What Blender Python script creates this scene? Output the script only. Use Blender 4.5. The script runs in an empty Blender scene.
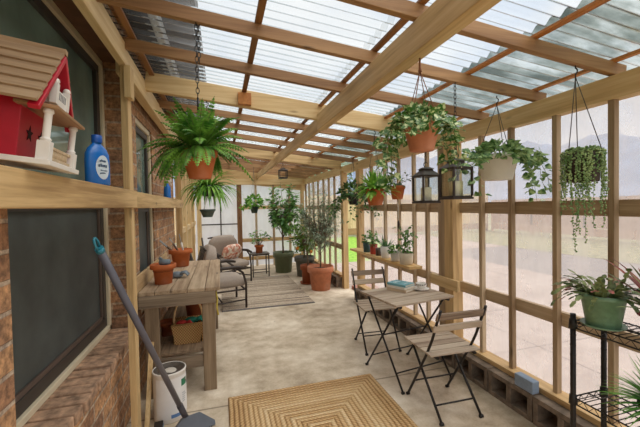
import bpy, bmesh, math, random
from mathutils import Vector, Matrix, Euler, Quaternion
random.seed(7)
PI = math.pi
SC = bpy.context.scene
COL = SC.collection
R = math.radians
V = Vector

# ------------------------------------------------------------------ materials
def newmat(name):
    m = bpy.data.materials.new(name); m.use_nodes = True
    nt = m.node_tree; nt.nodes.clear()
    return m, nt
def nd(nt, t, **kw):
    n = nt.nodes.new(t)
    for k, v in kw.items(): setattr(n, k, v)
    return n
def lk(nt, a, b): nt.links.new(a, b)
def ramp(nt, fac, stops):
    r = nd(nt, 'ShaderNodeValToRGB')
    el = r.color_ramp.elements
    while len(el) < len(stops): el.new(0.5)
    for e, (p, c) in zip(el, stops):
        e.position = p; e.color = (c[0], c[1], c[2], 1)
    lk(nt, fac, r.inputs[0]); return r.outputs[0]
def math_(nt, op, a, b=None, c=None):
    n = nd(nt, 'ShaderNodeMath', operation=op)
    for i, x in enumerate((a, b, c)):
        if x is None: continue
        if isinstance(x, (int, float)): n.inputs[i].default_value = x
        else: lk(nt, x, n.inputs[i])
    return n.outputs[0]
def mixc(nt, fac, a, b, mode='MIX'):
    n = nd(nt, 'ShaderNodeMix', data_type='RGBA', blend_type=mode)
    for i, x in ((0, fac), (6, a), (7, b)):
        if isinstance(x, (int, float)): n.inputs[i].default_value = x
        elif isinstance(x, (tuple, list)): n.inputs[i].default_value = (x[0], x[1], x[2], 1)
        else: lk(nt, x, n.inputs[i])
    return n.outputs[2]
def noise(nt, vec, scale, detail=4, rough=.55):
    n = nd(nt, 'ShaderNodeTexNoise'); n.inputs['Scale'].default_value = scale
    n.inputs['Detail'].default_value = detail; n.inputs['Roughness'].default_value = rough
    if vec is not None: lk(nt, vec, n.inputs['Vector'])
    return n.outputs['Fac']
def coords(nt, scale=(1, 1, 1), loc=(0, 0, 0), kind='Object'):
    t = nd(nt, 'ShaderNodeTexCoord'); mp = nd(nt, 'ShaderNodeMapping')
    mp.inputs['Scale'].default_value = scale; mp.inputs['Location'].default_value = loc
    lk(nt, t.outputs[kind], mp.inputs['Vector']); return mp.outputs[0]
def finish(nt, col, rough=.6, bump=None, bstr=.3, bdist=.01, metal=0, spec=.5, transl=0):
    p = nd(nt, 'ShaderNodeBsdfPrincipled'); o = nd(nt, 'ShaderNodeOutputMaterial')
    if isinstance(col, (tuple, list)): p.inputs['Base Color'].default_value = (col[0], col[1], col[2], 1)
    else: lk(nt, col, p.inputs['Base Color'])
    if isinstance(rough, (int, float)): p.inputs['Roughness'].default_value = rough
    else: lk(nt, rough, p.inputs['Roughness'])
    p.inputs['Metallic'].default_value = metal
    p.inputs['Specular IOR Level'].default_value = spec
    if bump is not None:
        b = nd(nt, 'ShaderNodeBump'); b.inputs['Strength'].default_value = bstr; b.inputs['Distance'].default_value = bdist
        lk(nt, bump, b.inputs['Height']); lk(nt, b.outputs[0], p.inputs['Normal'])
    if transl:
        t = nd(nt, 'ShaderNodeBsdfTranslucent'); mx = nd(nt, 'ShaderNodeMixShader'); mx.inputs[0].default_value = transl
        if isinstance(col, (tuple, list)): t.inputs[0].default_value = (col[0], col[1], col[2], 1)
        else: lk(nt, col, t.inputs[0])
        lk(nt, p.outputs[0], mx.inputs[1]); lk(nt, t.outputs[0], mx.inputs[2]); lk(nt, mx.outputs[0], o.inputs[0])
    else: lk(nt, p.outputs[0], o.inputs[0])
    return p
def h(s):   # sRGB hex -> linear
    f = lambda c: c / 12.92 if c <= .04045 else ((c + .055) / 1.055) ** 2.4
    return tuple(f(int(s[i:i + 2], 16) / 255) for i in (0, 2, 4))
MATS = {}
def plain(name, col, rough=.55, var=.12, scale=12, metal=0, bump=0, spec=.5, transl=0):
    if name in MATS: return MATS[name]
    m, nt = newmat(name); c = coords(nt)
    n = noise(nt, c, scale, 5)
    lo = tuple(x * (1 - var) for x in col); hi = tuple(min(1, x * (1 + var)) for x in col)
    cc = ramp(nt, n, [(.3, lo), (.7, hi)])
    finish(nt, cc, rough, n if bump else None, bump, .004, metal, spec, transl)
    MATS[name] = m; return m
def wood(name, axis, dark, mid, light, rough=.65, knots=True, fine=60):
    key = name + '_' + axis
    if key in MATS: return MATS[key]
    m, nt = newmat(key)
    i = 'xyz'.index(axis)
    t = nd(nt, 'ShaderNodeTexCoord'); oi = nd(nt, 'ShaderNodeObjectInfo')
    off = nd(nt, 'ShaderNodeVectorMath', operation='SCALE'); off.inputs[0].default_value = (7.3, 3.1, 5.7)
    lk(nt, oi.outputs['Random'], off.inputs['Scale'])
    ad = nd(nt, 'ShaderNodeVectorMath', operation='ADD'); lk(nt, t.outputs['Object'], ad.inputs[0]); lk(nt, off.outputs[0], ad.inputs[1])
    def mp(al, ac):
        q = nd(nt, 'ShaderNodeMapping'); s = [ac] * 3; s[i] = al
        q.inputs['Scale'].default_value = s; lk(nt, ad.outputs[0], q.inputs['Vector']); return q.outputs[0]
    n1 = noise(nt, mp(1.2, 22), 1, 6, .6); n2 = noise(nt, mp(3, fine * 1.6), 1, 3, .6); n3 = noise(nt, mp(.9, 3), 1, 3)
    f = math_(nt, 'ADD', math_(nt, 'MULTIPLY', n1, .55), math_(nt, 'ADD', math_(nt, 'MULTIPLY', n2, .25), math_(nt, 'MULTIPLY', n3, .3)))
    f = math_(nt, 'ADD', f, math_(nt, 'MULTIPLY', math_(nt, 'SUBTRACT', oi.outputs['Random'], .5), .17))
    c = ramp(nt, f, [(.36, dark), (.53, mid), (.72, light)])
    if knots:
        vo = nd(nt, 'ShaderNodeTexVoronoi'); vo.inputs['Scale'].default_value = 1; lk(nt, mp(2.3, 8), vo.inputs['Vector'])
        k = ramp(nt, vo.outputs['Distance'], [(.05, (1, 1, 1)), (.13, (0, 0, 0))])
        c = mixc(nt, math_(nt, 'MULTIPLY', k, .7), c, tuple(x * .4 for x in dark))
    finish(nt, c, rough, f, .25, .004)
    MATS[key] = m; return m
def pine(a): return wood('pine', a, h('a27f52'), h('cfae7b'), h('e6cc9c'))
def stud(a): return wood('stud', a, h('84694c'), h('a88f70'), h('c9b394'))
def cedar(a): return wood('rafter', a, h('6d4b2e'), h('946c46'), h('b38a5e'), .6)
def orange(a): return wood('batten', a, h('8a4a1c'), h('b87535'), h('d1914f'), .55)
def weath(a): return wood('weathered', a, h('5d4937'), h('9a8166'), h('c4ad90'), .8, True, 40)
def slatw(a): return wood('slat', a, h('6b5646'), h('a8937f'), h('c9b8a4'), .7, False, 50)

def brick(name, kind, c1, c2, mortar, bw=.27, bh=.098):
    m, nt = newmat(name)
    t = nd(nt, 'ShaderNodeTexCoord'); s = nd(nt, 'ShaderNodeSeparateXYZ'); lk(nt, t.outputs['Object'], s.inputs[0])
    cb = nd(nt, 'ShaderNodeCombineXYZ')
    a, b = {'x': (1, 2), 'y': (0, 2), 'z': (1, 0), 'zr': (0, 1)}[kind]
    lk(nt, s.outputs[a], cb.inputs[0]); lk(nt, s.outputs[b], cb.inputs[1])
    bt = nd(nt, 'ShaderNodeTexBrick'); lk(nt, cb.outputs[0], bt.inputs['Vector'])
    bt.inputs['Scale'].default_value = 1; bt.inputs['Brick Width'].default_value = bw; bt.inputs['Row Height'].default_value = bh
    bt.inputs['Mortar Size'].default_value = .009; bt.inputs['Mortar Smooth'].default_value = .3; bt.inputs['Bias'].default_value = 0
    bt.inputs['Color1'].default_value = (*c1, 1); bt.inputs['Color2'].default_value = (*c2, 1); bt.inputs['Mortar'].default_value = (*mortar, 1)
    n = noise(nt, t.outputs['Object'], 38, 6, .65); n2 = noise(nt, t.outputs['Object'], 9, 3)
    c = mixc(nt, 1, bt.outputs['Color'], ramp(nt, n, [(.3, (.42, .38, .36)), (.66, (1.45, 1.35, 1.25))]), 'MULTIPLY')
    c = mixc(nt, 1, c, ramp(nt, n2, [(.35, (.68, .66, .68)), (.65, (1.22, 1.18, 1.12))]), 'MULTIPLY')
    hgt = math_(nt, 'ADD', math_(nt, 'MULTIPLY', math_(nt, 'SUBTRACT', 1, bt.outputs['Fac']), 1), math_(nt, 'MULTIPLY', n, .45))
    finish(nt, c, .85, hgt, .8, .012)
    return m

def concrete(name, lo, mid, hi, joints=(), grid=None):
    m, nt = newmat(name); t = nd(nt, 'ShaderNodeTexCoord'); o = t.outputs['Object']
    n1 = noise(nt, o, 1.3, 6, .6); n2 = noise(nt, o, 5.5, 6, .65); n3 = noise(nt, o, 70, 3, .6)
    f = math_(nt, 'ADD', math_(nt, 'MULTIPLY', n1, .5), math_(nt, 'ADD', math_(nt, 'MULTIPLY', n2, .4), math_(nt, 'MULTIPLY', n3, .1)))
    c = ramp(nt, f, [(.38, lo), (.5, mid), (.61, hi)])
    st = nd(nt, 'ShaderNodeTexVoronoi'); st.inputs['Scale'].default_value = 2.1; lk(nt, o, st.inputs['Vector'])
    c = mixc(nt, ramp(nt, st.outputs['Distance'], [(.012, (.7, .7, .7)), (.03, (0, 0, 0))]), c, tuple(x * .45 for x in lo))
    s = nd(nt, 'ShaderNodeSeparateXYZ'); lk(nt, o, s.inputs[0])
    hgt = f
    for ax, p in joints:
        d = math_(nt, 'ABSOLUTE', math_(nt, 'SUBTRACT', s.outputs[ax], p))
        k = ramp(nt, d, [(.004, (1, 1, 1)), (.012, (0, 0, 0))])
        c = mixc(nt, math_(nt, 'MULTIPLY', k, .7), c, tuple(x * .35 for x in lo))
    if grid:
        for ax in (0, 1):
            q = math_(nt, 'FRACT', math_(nt, 'DIVIDE', s.outputs[ax], grid[ax]))
            d = math_(nt, 'ABSOLUTE', math_(nt, 'SUBTRACT', q, .5))
            k = ramp(nt, d, [(.006, (1, 1, 1)), (.014, (0, 0, 0))])
            c = mixc(nt, math_(nt, 'MULTIPLY', k, .75), c, tuple(x * .35 for x in lo))
    finish(nt, c, .75, hgt, .12, .01, spec=.35)
    return m

def jute(hx, hy):
    m, nt = newmat('jute_braid'); t = nd(nt, 'ShaderNodeTexCoord'); s = nd(nt, 'ShaderNodeSeparateXYZ'); lk(nt, t.outputs['Object'], s.inputs[0])
    wob = math_(nt, 'MULTIPLY', math_(nt, 'SUBTRACT', noise(nt, t.outputs['Object'], 9, 2), .5), .012)
    ex = math_(nt, 'SUBTRACT', math_(nt, 'ABSOLUTE', s.outputs[0]), hx); ey = math_(nt, 'SUBTRACT', math_(nt, 'ABSOLUTE', s.outputs[1]), hy)
    e = math_(nt, 'ADD', math_(nt, 'MAXIMUM', ex, ey), wob)
    ph = math_(nt, 'FRACT', math_(nt, 'DIVIDE', e, .034))
    ring = math_(nt, 'SINE', math_(nt, 'MULTIPLY', ph, PI))
    rid = math_(nt, 'FLOOR', math_(nt, 'DIVIDE', e, .034))
    wn = nd(nt, 'ShaderNodeTexWhiteNoise', noise_dimensions='1D'); lk(nt, rid, wn.inputs['W'])
    gt = math_(nt, 'GREATER_THAN', ex, ey)
    along = math_(nt, 'ADD', math_(nt, 'MULTIPLY', gt, s.outputs[1]), math_(nt, 'MULTIPLY', math_(nt, 'SUBTRACT', 1, gt), s.outputs[0]))
    br = math_(nt, 'SINE', math_(nt, 'ADD', math_(nt, 'MULTIPLY', along, 2 * PI / .03), math_(nt, 'MULTIPLY', ph, 5)))
    n = noise(nt, t.outputs['Object'], 160, 4, .7); nb = noise(nt, t.outputs['Object'], 6, 3)
    f = math_(nt, 'ADD', math_(nt, 'MULTIPLY', ring, .22), math_(nt, 'ADD', math_(nt, 'MULTIPLY', n, .55), math_(nt, 'ADD', math_(nt, 'MULTIPLY', br, .07), math_(nt, 'MULTIPLY', nb, .2))))
    f = math_(nt, 'ADD', f, math_(nt, 'MULTIPLY', math_(nt, 'SUBTRACT', wn.outputs['Value'], .5), .25))
    c = ramp(nt, f, [(.22, h('87623f')), (.42, h('c29a6a')), (.62, h('dcbb8e')), (.85, h('ecd5b0'))])
    finish(nt, c, .95, math_(nt, 'ADD', ring, math_(nt, 'MULTIPLY', br, .3)), .9, .012, spec=.1)
    return m
def stripes():
    m, nt = newmat('striped_weave'); t = nd(nt, 'ShaderNodeTexCoord')
    c1 = coords(nt, (.25, 17, 1)); n = noise(nt, c1, 1, 3, .6)
    c2 = coords(nt, (30, 60, 1)); n2 = noise(nt, c2, 1, 3, .7)
    f = math_(nt, 'ADD', math_(nt, 'MULTIPLY', n, .8), math_(nt, 'MULTIPLY', n2, .2))
    c = ramp(nt, f, [(.4, h('5f5249')), (.46, h('a08e7c')), (.51, h('cdbda8')), (.555, h('7d6c5d')), (.61, h('bcab96'))])
    finish(nt, c, .95, n2, .5, .006, spec=.1); return m

def film_mat(FILM=.27, tint=(.95, .89, .86)):
    m, nt = newmat('clear_plastic_film'); o = nd(nt, 'ShaderNodeOutputMaterial')
    tr = nd(nt, 'ShaderNodeBsdfTransparent'); tr.inputs[0].default_value = (.97, .96, .96, 1)
    tl = nd(nt, 'ShaderNodeBsdfTranslucent'); tl.inputs[0].default_value = (*tint, 1)
    df = nd(nt, 'ShaderNodeBsdfDiffuse'); df.inputs[0].default_value = (*tint, 1)
    gl = nd(nt, 'ShaderNodeBsdfGlossy'); gl.inputs['Roughness'].default_value = .2
    c = coords(nt, (3, 3, 1.2)); n = noise(nt, c, 1.6, 5, .6)
    b = nd(nt, 'ShaderNodeBump'); b.inputs['Strength'].default_value = .4; b.inputs['Distance'].default_value = .05
    lk(nt, n, b.inputs['Height']); lk(nt, b.outputs[0], gl.inputs['Normal'])
    a = nd(nt, 'ShaderNodeMixShader'); a.inputs[0].default_value = .25; lk(nt, tl.outputs[0], a.inputs[1]); lk(nt, df.outputs[0], a.inputs[2])
    mx = nd(nt, 'ShaderNodeMixShader'); lk(nt, tr.outputs[0], mx.inputs[1]); lk(nt, a.outputs[0], mx.inputs[2])
    lk(nt, ramp(nt, n, [(.35, (FILM - .07,) * 3), (.65, (FILM + .07,) * 3)]), mx.inputs[0])
    g2 = nd(nt, 'ShaderNodeMixShader'); g2.inputs[0].default_value = .04; lk(nt, mx.outputs[0], g2.inputs[1]); lk(nt, gl.outputs[0], g2.inputs[2])
    lk(nt, g2.outputs[0], o.inputs[0]); return m
def poly_mat(dirty=False):
    m, nt = newmat('corrugated_clear_polycarbonate'); o = nd(nt, 'ShaderNodeOutputMaterial')
    tr = nd(nt, 'ShaderNodeBsdfTransparent'); tr.inputs[0].default_value = (.86, .875, .875, 1)
    gl = nd(nt, 'ShaderNodeBsdfGlossy'); gl.inputs['Roughness'].default_value = .12; gl.inputs[0].default_value = (.7, .75, .76, 1)
    df = nd(nt, 'ShaderNodeBsdfTranslucent'); df.inputs[0].default_value = (.8, .82, .83, 1)
    c = coords(nt, (1.2, 6, 1)); n = noise(nt, c, 1.5, 5, .6)
    if dirty: lk(nt, ramp(nt, n, [(.36, h('56625a')), (.5, h('87938a')), (.66, h('ced6d2'))]), tr.inputs[0])
    a = nd(nt, 'ShaderNodeMixShader'); lk(nt, ramp(nt, n, [(.4, (.05,) * 3), (.7, (.22,) * 3)]), a.inputs[0])
    lk(nt, tr.outputs[0], a.inputs[1]); lk(nt, df.outputs[0], a.inputs[2])
    lw = nd(nt, 'ShaderNodeLayerWeight'); lw.inputs[0].default_value = .5
    fac = ramp(nt, lw.outputs['Facing'], [(.37, (.05,) * 3), (.53, (.35,) * 3), (.67, (.97,) * 3)])
    mx = nd(nt, 'ShaderNodeMixShader'); lk(nt, fac, mx.inputs[0]); lk(nt, a.outputs[0], mx.inputs[1]); lk(nt, gl.outputs[0], mx.inputs[2])
    lk(nt, mx.outputs[0], o.inputs[0]); return m
def glass_dark(name, col, rough=.06):
    m, nt = newmat(name); c = coords(nt); n = noise(nt, c, 2.2, 4)
    cc = ramp(nt, n, [(.35, tuple(x * .7 for x in col)), (.7, tuple(x * 1.3 for x in col))])
    finish(nt, cc, rough, n, .05, .01, spec=.7); return m
def clear_glass():
    m, nt = newmat('lantern_glass'); o = nd(nt, 'ShaderNodeOutputMaterial')
    tr = nd(nt, 'ShaderNodeBsdfTransparent'); tr.inputs[0].default_value = (.93, .95, .94, 1)
    gl = nd(nt, 'ShaderNodeBsdfGlossy'); gl.inputs['Roughness'].default_value = .05
    mx = nd(nt, 'ShaderNodeMixShader'); mx.inputs[0].default_value = .07
    lk(nt, tr.outputs[0], mx.inputs[1]); lk(nt, gl.outputs[0], mx.inputs[2]); lk(nt, mx.outputs[0], o.inputs[0]); return m
def leafmat(name, dark, light, rough=.45, scale=30, transl=.25, stops=(.38, .62)):
    if name in MATS: return MATS[name]
    m, nt = newmat(name); c = coords(nt); n = noise(nt, c, scale, 3)
    cc = ramp(nt, n, [(stops[0], dark), (stops[1], light)])
    finish(nt, cc, rough, None, 0, 0, 0, .4, transl); MATS[name] = m; return m
def terracotta(name, c):
    if name in MATS: return MATS[name]
    m, nt = newmat(name); co = coords(nt); n = noise(nt, co, 14, 5); n2 = noise(nt, co, 4, 3)
    cc = ramp(nt, n, [(.3, tuple(x * .85 for x in c)), (.7, tuple(min(1, x * 1.12) for x in c))])
    cc = mixc(nt, ramp(nt, n2, [(.55, (0, 0, 0)), (.8, (.35, .35, .35))]), cc, (.62, .5, .42))
    finish(nt, cc, .7, n, .1, .003, spec=.3); MATS[name] = m; return m

# ------------------------------------------------------------------ mesh builder
class MB:
    def __init__(s): s.bm = bmesh.new()
    def box(s, x0, x1, y0, y1, z0, z1, M=None, mi=0):
        vs = [s.bm.verts.new((x, y, z)) for z in (z0, z1) for y in (y0, y1) for x in (x0, x1)]
        if M is not None:
            for v in vs: v.co = M @ v.co
        for f in ((0, 2, 3, 1), (4, 5, 7, 6), (0, 1, 5, 4), (2, 6, 7, 3), (0, 4, 6, 2), (1, 3, 7, 5)):
            fc = s.bm.faces.new([vs[i] for i in f]); fc.material_index = mi
        return s
    def bar(s, p, q, w, t, up=(0, 0, 1)):
        p, q = V(p), V(q); d = q - p; L = d.length; d.normalize()
        u = V(up)
        if abs(d.dot(u)) > .98: u = V((0, 1, 0))
        sx = d.cross(u).normalized(); u = sx.cross(d)
        M = Matrix((( sx.x, d.x, u.x, p.x), (sx.y, d.y, u.y, p.y), (sx.z, d.z, u.z, p.z), (0, 0, 0, 1)))
        return s.box(-w / 2, w / 2, 0, L, -t / 2, t / 2, M)
    def tube(s, pts, r, n=8, caps=True, closed=False):
        pts = [V(p) for p in pts]; rs = r if isinstance(r, (list, tuple)) else [r] * len(pts)
        rings = []; prev = None; N = len(pts)
        for i, p in enumerate(pts):
            if closed: d = pts[(i + 1) % N] - pts[i - 1]
            else: d = pts[min(i + 1, N - 1)] - pts[max(i - 1, 0)]
            d.normalize()
            if prev is None:
                u = V((0, 0, 1)) if abs(d.z) < .9 else V((1, 0, 0))
                a = d.cross(u).normalized()
            else:
                a = prev - d * prev.dot(d)
                a = a.normalized() if a.length > 1e-6 else d.orthogonal().normalized()
            prev = a; b = d.cross(a)
            rings.append([s.bm.verts.new(p + (a * math.cos(2 * PI * k / n) + b * math.sin(2 * PI * k / n)) * rs[i]) for k in range(n)])
        for i in range(N if closed else N - 1):
            A, B = rings[i], rings[(i + 1) % N]
            for k in range(n):
                s.bm.faces.new((A[k], A[(k + 1) % n], B[(k + 1) % n], B[k])).smooth = True
        if caps and not closed:
            s.bm.faces.new(list(reversed(rings[0]))); s.bm.faces.new(rings[-1])
        return s
    def lathe(s, prof, n=28, c=(0, 0, 0), sy=1.0, sx=1.0):
        rings = []
        for r, z in prof:
            if r < 1e-5: rings.append([s.bm.verts.new((c[0], c[1], c[2] + z))])
            else: rings.append([s.bm.verts.new((c[0] + sx * r * math.cos(2 * PI * k / n), c[1] + sy * r * math.sin(2 * PI * k / n), c[2] + z)) for k in range(n)])
        for A, B in zip(rings, rings[1:]):
            for k in range(n):
                k2 = (k + 1) % n
                if len(A) == 1 and len(B) == 1: continue
                if len(A) == 1: f = (A[0], B[k2], B[k])
                elif len(B) == 1: f = (A[k], A[k2], B[0])
                else: f = (A[k], A[k2], B[k2], B[k])
                s.bm.faces.new(f).smooth = True
        return s
    def ball(s, c, r, n=1, sc=(1, 1, 1)):
        ret = bmesh.ops.create_icosphere(s.bm, subdivisions=n, radius=r, matrix=Matrix.Translation(V(c)) @ Matrix.Diagonal((*sc, 1)))
        for v in ret['verts']:
            for f in v.link_faces: f.smooth = True
        return s
    def prism(s, poly, M, t, mi=0):   # poly in local xy, extruded along local z by t
        a = [s.bm.verts.new(M @ V((x, y, 0))) for x, y in poly]; b = [s.bm.verts.new(M @ V((x, y, t))) for x, y in poly]
        n = len(poly)
        s.bm.faces.new(list(reversed(a))).material_index = mi; s.bm.faces.new(b).material_index = mi
        for i in range(n): s.bm.faces.new((a[i], a[(i + 1) % n], b[(i + 1) % n], b[i])).material_index = mi
        return s
    def leaf(s, p, d, n, L, W, droop=.15, fold=.2, tip=.72):
        p = V(p); d = V(d).normalized(); n = V(n); n = (n - d * n.dot(d))
        n = n.normalized() if n.length > 1e-5 else d.orthogonal().normalized()
        sd = d.cross(n)
        def pt(t, w): return p + d * (L * t) - n * (droop * L * t * t) + sd * (W * w * .5) + n * (abs(w) * fold * W * .5)
        v0 = s.bm.verts.new(pt(0, 0)); v9 = s.bm.verts.new(pt(1, 0))
        a = [s.bm.verts.new(pt(.3, w)) for w in (-.9, 0, .9)]; b = [s.bm.verts.new(pt(tip, w)) for w in (-.72, 0, .72)]
        F = s.bm.faces.new
        for f in ((v0, a[1], a[0]), (v0, a[2], a[1]), (a[0], a[1], b[1], b[0]), (a[1], a[2], b[2], b[1]), (b[0], b[1], v9), (b[1], b[2], v9)):
            F(f).smooth = True
        return s
    def blade(s, p, d0, L, W, bend=.8, seg=6, side=None, taper=1.0):   # long arching strap
        p = V(p); d = V(d0).normalized(); sd = d.cross(V((0, 0, 1)))
        sd = sd.normalized() if sd.length > 1e-3 else V((1, 0, 0))
        rows = []; c = p.copy(); st = L / seg
        for i in range(seg + 1):
            t = i / seg; w = W * (min(1, .5 + t * 3) * (1 - t ** 2.2 * taper)) * .5 + .0006
            up = sd.cross(d)
            rows.append((s.bm.verts.new(c - sd * w + up * w * .35), s.bm.verts.new(c), s.bm.verts.new(c + sd * w + up * w * .35)))
            d = (d + V((0, 0, -1)) * bend / seg).normalized(); c = c + d * st
        for A, B in zip(rows, rows[1:]):
            s.bm.faces.new((A[0], A[1], B[1], B[0])).smooth = True; s.bm.faces.new((A[1], A[2], B[2], B[1])).smooth = True
        return s
    def build(s, name, mat, parent=None, bevel=0, mats=None, solid=0, smooth=None):
        me = bpy.data.meshes.new(name)
        bmesh.ops.recalc_face_normals(s.bm, faces=s.bm.faces[:]) if not getattr(s, 'norecalc', 0) else None
        s.bm.to_mesh(me); s.bm.free()
        o = bpy.data.objects.new(name, me); COL.objects.link(o)
        for m in (mats or [mat]): me.materials.append(m)
        if parent is not None: o.parent = parent
        if solid:
            md = o.modifiers.new('solid', 'SOLIDIFY'); md.thickness = solid; md.offset = 0
        if bevel:
            md = o.modifiers.new('bevel', 'BEVEL'); md.width = bevel; md.segments = 2; md.limit_method = 'ANGLE'
        return o
def box(name, mat, x0, x1, y0, y1, z0, z1, parent=None, bevel=.003, M=None):
    return MB().box(x0, x1, y0, y1, z0, z1, M).build(name, mat, parent, bevel)
def tag(o, label, cat, group=None, kind=None):
    o['label'] = label; o['category'] = cat
    if group: o['group'] = group
    if kind: o['kind'] = kind
    return o
def thing(name, loc, label, cat, group=None, rz=0, kind=None):
    o = bpy.data.objects.new(name, None); o.empty_display_size = .1; COL.objects.link(o)
    o.location = loc; o.rotation_euler = (0, 0, rz)
    return tag(o, label, cat, group, kind)
def copy_tree(o, parent=None):
    c = o.copy(); COL.objects.link(c)
    if parent is not None: c.parent = parent
    for ch in list(o.children): copy_tree(ch, c)
    return c
RA, RS = 2.437, -.115
def rz_(x): return RA + RS * x          # underside of the rafters at x
ROOFROT = math.atan(RS)
def rnd(a, b): return random.uniform(a, b)
def rdir(zlo=-1, zhi=1):
    a = rnd(0, 2 * PI); z = rnd(zlo, zhi); q = math.sqrt(max(0, 1 - z * z)); return V((q * math.cos(a), q * math.sin(a), z))

# ------------------------------------------------------------------ camera, sky, light
yaw, pitch, roll = R(16.19), R(-1.357), R(-1.125)
fw = V((math.sin(yaw) * math.cos(pitch), math.cos(yaw) * math.cos(pitch), math.sin(pitch)))
rt = V((math.cos(yaw), -math.sin(yaw), 0)); up = rt.cross(fw)
r2 = rt * math.cos(roll) + up * math.sin(roll); u2 = -rt * math.sin(roll) + up * math.cos(roll)
cd = bpy.data.cameras.new('camera'); cam = bpy.data.objects.new('camera', cd); COL.objects.link(cam)
cam.matrix_world = Matrix(((r2.x, u2.x, -fw.x, 0), (r2.y, u2.y, -fw.y, 0), (r2.z, u2.z, -fw.z, 1.5), (0, 0, 0, 1)))
cd.sensor_width = 36; cd.lens = 36 * 342.05 / 640; cd.clip_start = .02; cd.clip_end = 500
SC.camera = cam
w = bpy.data.worlds.new('sky'); SC.world = w; w.use_nodes = True
nt = w.node_tree; nt.nodes.clear()
tc = nd(nt, 'ShaderNodeTexCoord'); mp = nd(nt, 'ShaderNodeMapping'); mp.inputs['Scale'].default_value = (1, 1, 2.2)
lk(nt, tc.outputs['Generated'], mp.inputs[0])
n = noise(nt, mp.outputs[0], 2.1, 7, .6)
c = ramp(nt, n, [(.36, (.72, .8, .92)), (.5, (.9, .93, .96)), (.7, (1.0, 1.0, 1.0))])
bg = nd(nt, 'ShaderNodeBackground'); lk(nt, c, bg.inputs[0]); bg.inputs[1].default_value = .8
wo = nd(nt, 'ShaderNodeOutputWorld'); lk(nt, bg.outputs[0], wo.inputs[0])
sd = bpy.data.lights.new('sun', 'SUN'); sd.energy = 3.0; sd.angle = R(70); sd.color = (1, .96, .9)
so = bpy.data.objects.new('sun', sd); COL.objects.link(so); so.rotation_euler = (R(14), R(20), 0)
vs = SC.view_settings; vs.view_transform = 'Standard'; vs.look = 'None'; vs.exposure = .5; vs.gamma = 1; vs.use_curve_mapping = False
SC.cycles.max_bounces = 10; SC.cycles.transparent_max_bounces = 24; SC.cycles.diffuse_bounces = 5
SC.cycles.use_denoising = True; SC.cycles.sample_clamp_indirect = 6

# ------------------------------------------------------------------ ground and outdoors
fl = box('floor', concrete('floor_concrete', h('9f8d76'), h('c6b59e'), h('e0d3c0'), [(1, 2.655), (1, 6.2)]), -.9, 2.2, -1.2, 8.9, -.12, 0, bevel=0)
tag(fl, 'mottled beige concrete slab floor of the sunroom', 'floor', kind='structure')
M_patio = concrete('patio_concrete', h('8d7d74'), h('a39389'), h('b5a69c'), grid=(1.25, 1.1))
pt = box('patio', M_patio, 2.2, 6.4, -6, 8.4, -.12, -.005, bevel=0); tag(pt, 'pale jointed concrete patio outside the plastic wall', 'patio', kind='structure')
asp = box('road', plain('grey_paving', h('77716f'), .8, .15, 3), 6.4, 9.4, -14, 9.5, -.1, -.03, bevel=0); tag(asp, 'strip of grey paving beyond the patio', 'paving', kind='structure')
gm = leafmat('lawn_green', h('628f2c'), h('93b845'), .9, 9, 0)
lw = MB().box(2.2, 4.3, 8.4, 15.2, -.1, -.01).box(4.3, 6.0, 10.6, 15.2, -.1, -.01).build('lawn', gm); tag(lw, 'bright green lawn in the yard behind the sunroom', 'lawn', kind='structure')
g2 = leafmat('lawn_dry', h('6f7350'), h('96906a'), .9, 4, 0)
lr = box('lawn', g2, 9.4, 14.5, -16, 15.2, -.1, -.02, bevel=0); tag(lr, 'dull strip of lawn in front of the tan side fence', 'lawn', kind='structure')
pb = box('patio', M_patio, -12, 2.2, 8.95, 15.2, -.12, -.01, bevel=0); pc_ = MB().box(4.3, 6.4, 8.4, 10.6, -.12, -.012).box(6.0, 9.4, 9.5, 15.2, -.12, -.025).build('patio', M_patio); tag(pc_, 'pale concrete path beside the bright green lawn', 'patio', kind='structure')
tag(pb, 'pale concrete behind the far end wall', 'patio', kind='structure')
land = box('terrain', g2, -200, 300, -200, 300, -.6, -.13, bevel=0); tag(land, 'open ground around the yard', 'ground', kind='structure')
def fence(name, p0, p1, hgt, label, axis, mboard, kick):
    t = thing(name, (0, 0, 0), label, 'fence')
    a, b = V(p0), V(p1); d = (b - a); L = d.length; d.normalize(); k = int(L / .15)
    m = MB()
    for i in range(k):
        s0 = a + d * (i * .15); s1 = a + d * (i * .15 + .142)
        m.bar((s0.x, s0.y, hgt / 2 + .2), (s1.x, s1.y, hgt / 2 + .2), .02, hgt - .4 + rnd(-.03, .02))
    m.build('board_panel', mboard, t)
    MB().bar((a.x, a.y, .24), (b.x, b.y, .24), .06, .3).build('kickboard', kick, t)
    MB().bar((a.x, a.y, hgt - .3) , (b.x, b.y, hgt - .3), .08, .1).build('rail', kick, t)
    for i in range(int(L / 2.4) + 1):
        q = a + d * (i * 2.4); box('post', kick, q.x + .04 - .05, q.x + .04 + .05, q.y + .06 - .05, q.y + .06 + .05, -.02, hgt - .05, t)
    return t
fence('wooden_fence', (-8, 15, 0), (13.6, 15, 0), 1.95, 'tall tan board fence behind the bright green lawn', 'x', wood('fence', 'z', h('a58a5e'), h('c9b083'), h('dcc69b'), .8), wood('fenceb', 'x', h('7a5f3e'), h('9b7c54'), h('b3956a'), .8))
fence('wooden_fence', (13.8, 14.8, 0), (13.8, -12, 0), 1.62, 'low pinkish tan board fence far beyond the patio, facing the plastic wall', 'y', wood('fencep', 'z', h('a58062'), h('b89277'), h('c4a187'), .8), wood('fenceq', 'y', h('b48a6c'), h('c9a284'), h('d4b090'), .8))
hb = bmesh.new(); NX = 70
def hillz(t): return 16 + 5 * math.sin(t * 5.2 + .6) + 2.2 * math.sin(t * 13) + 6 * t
rows = []
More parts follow.
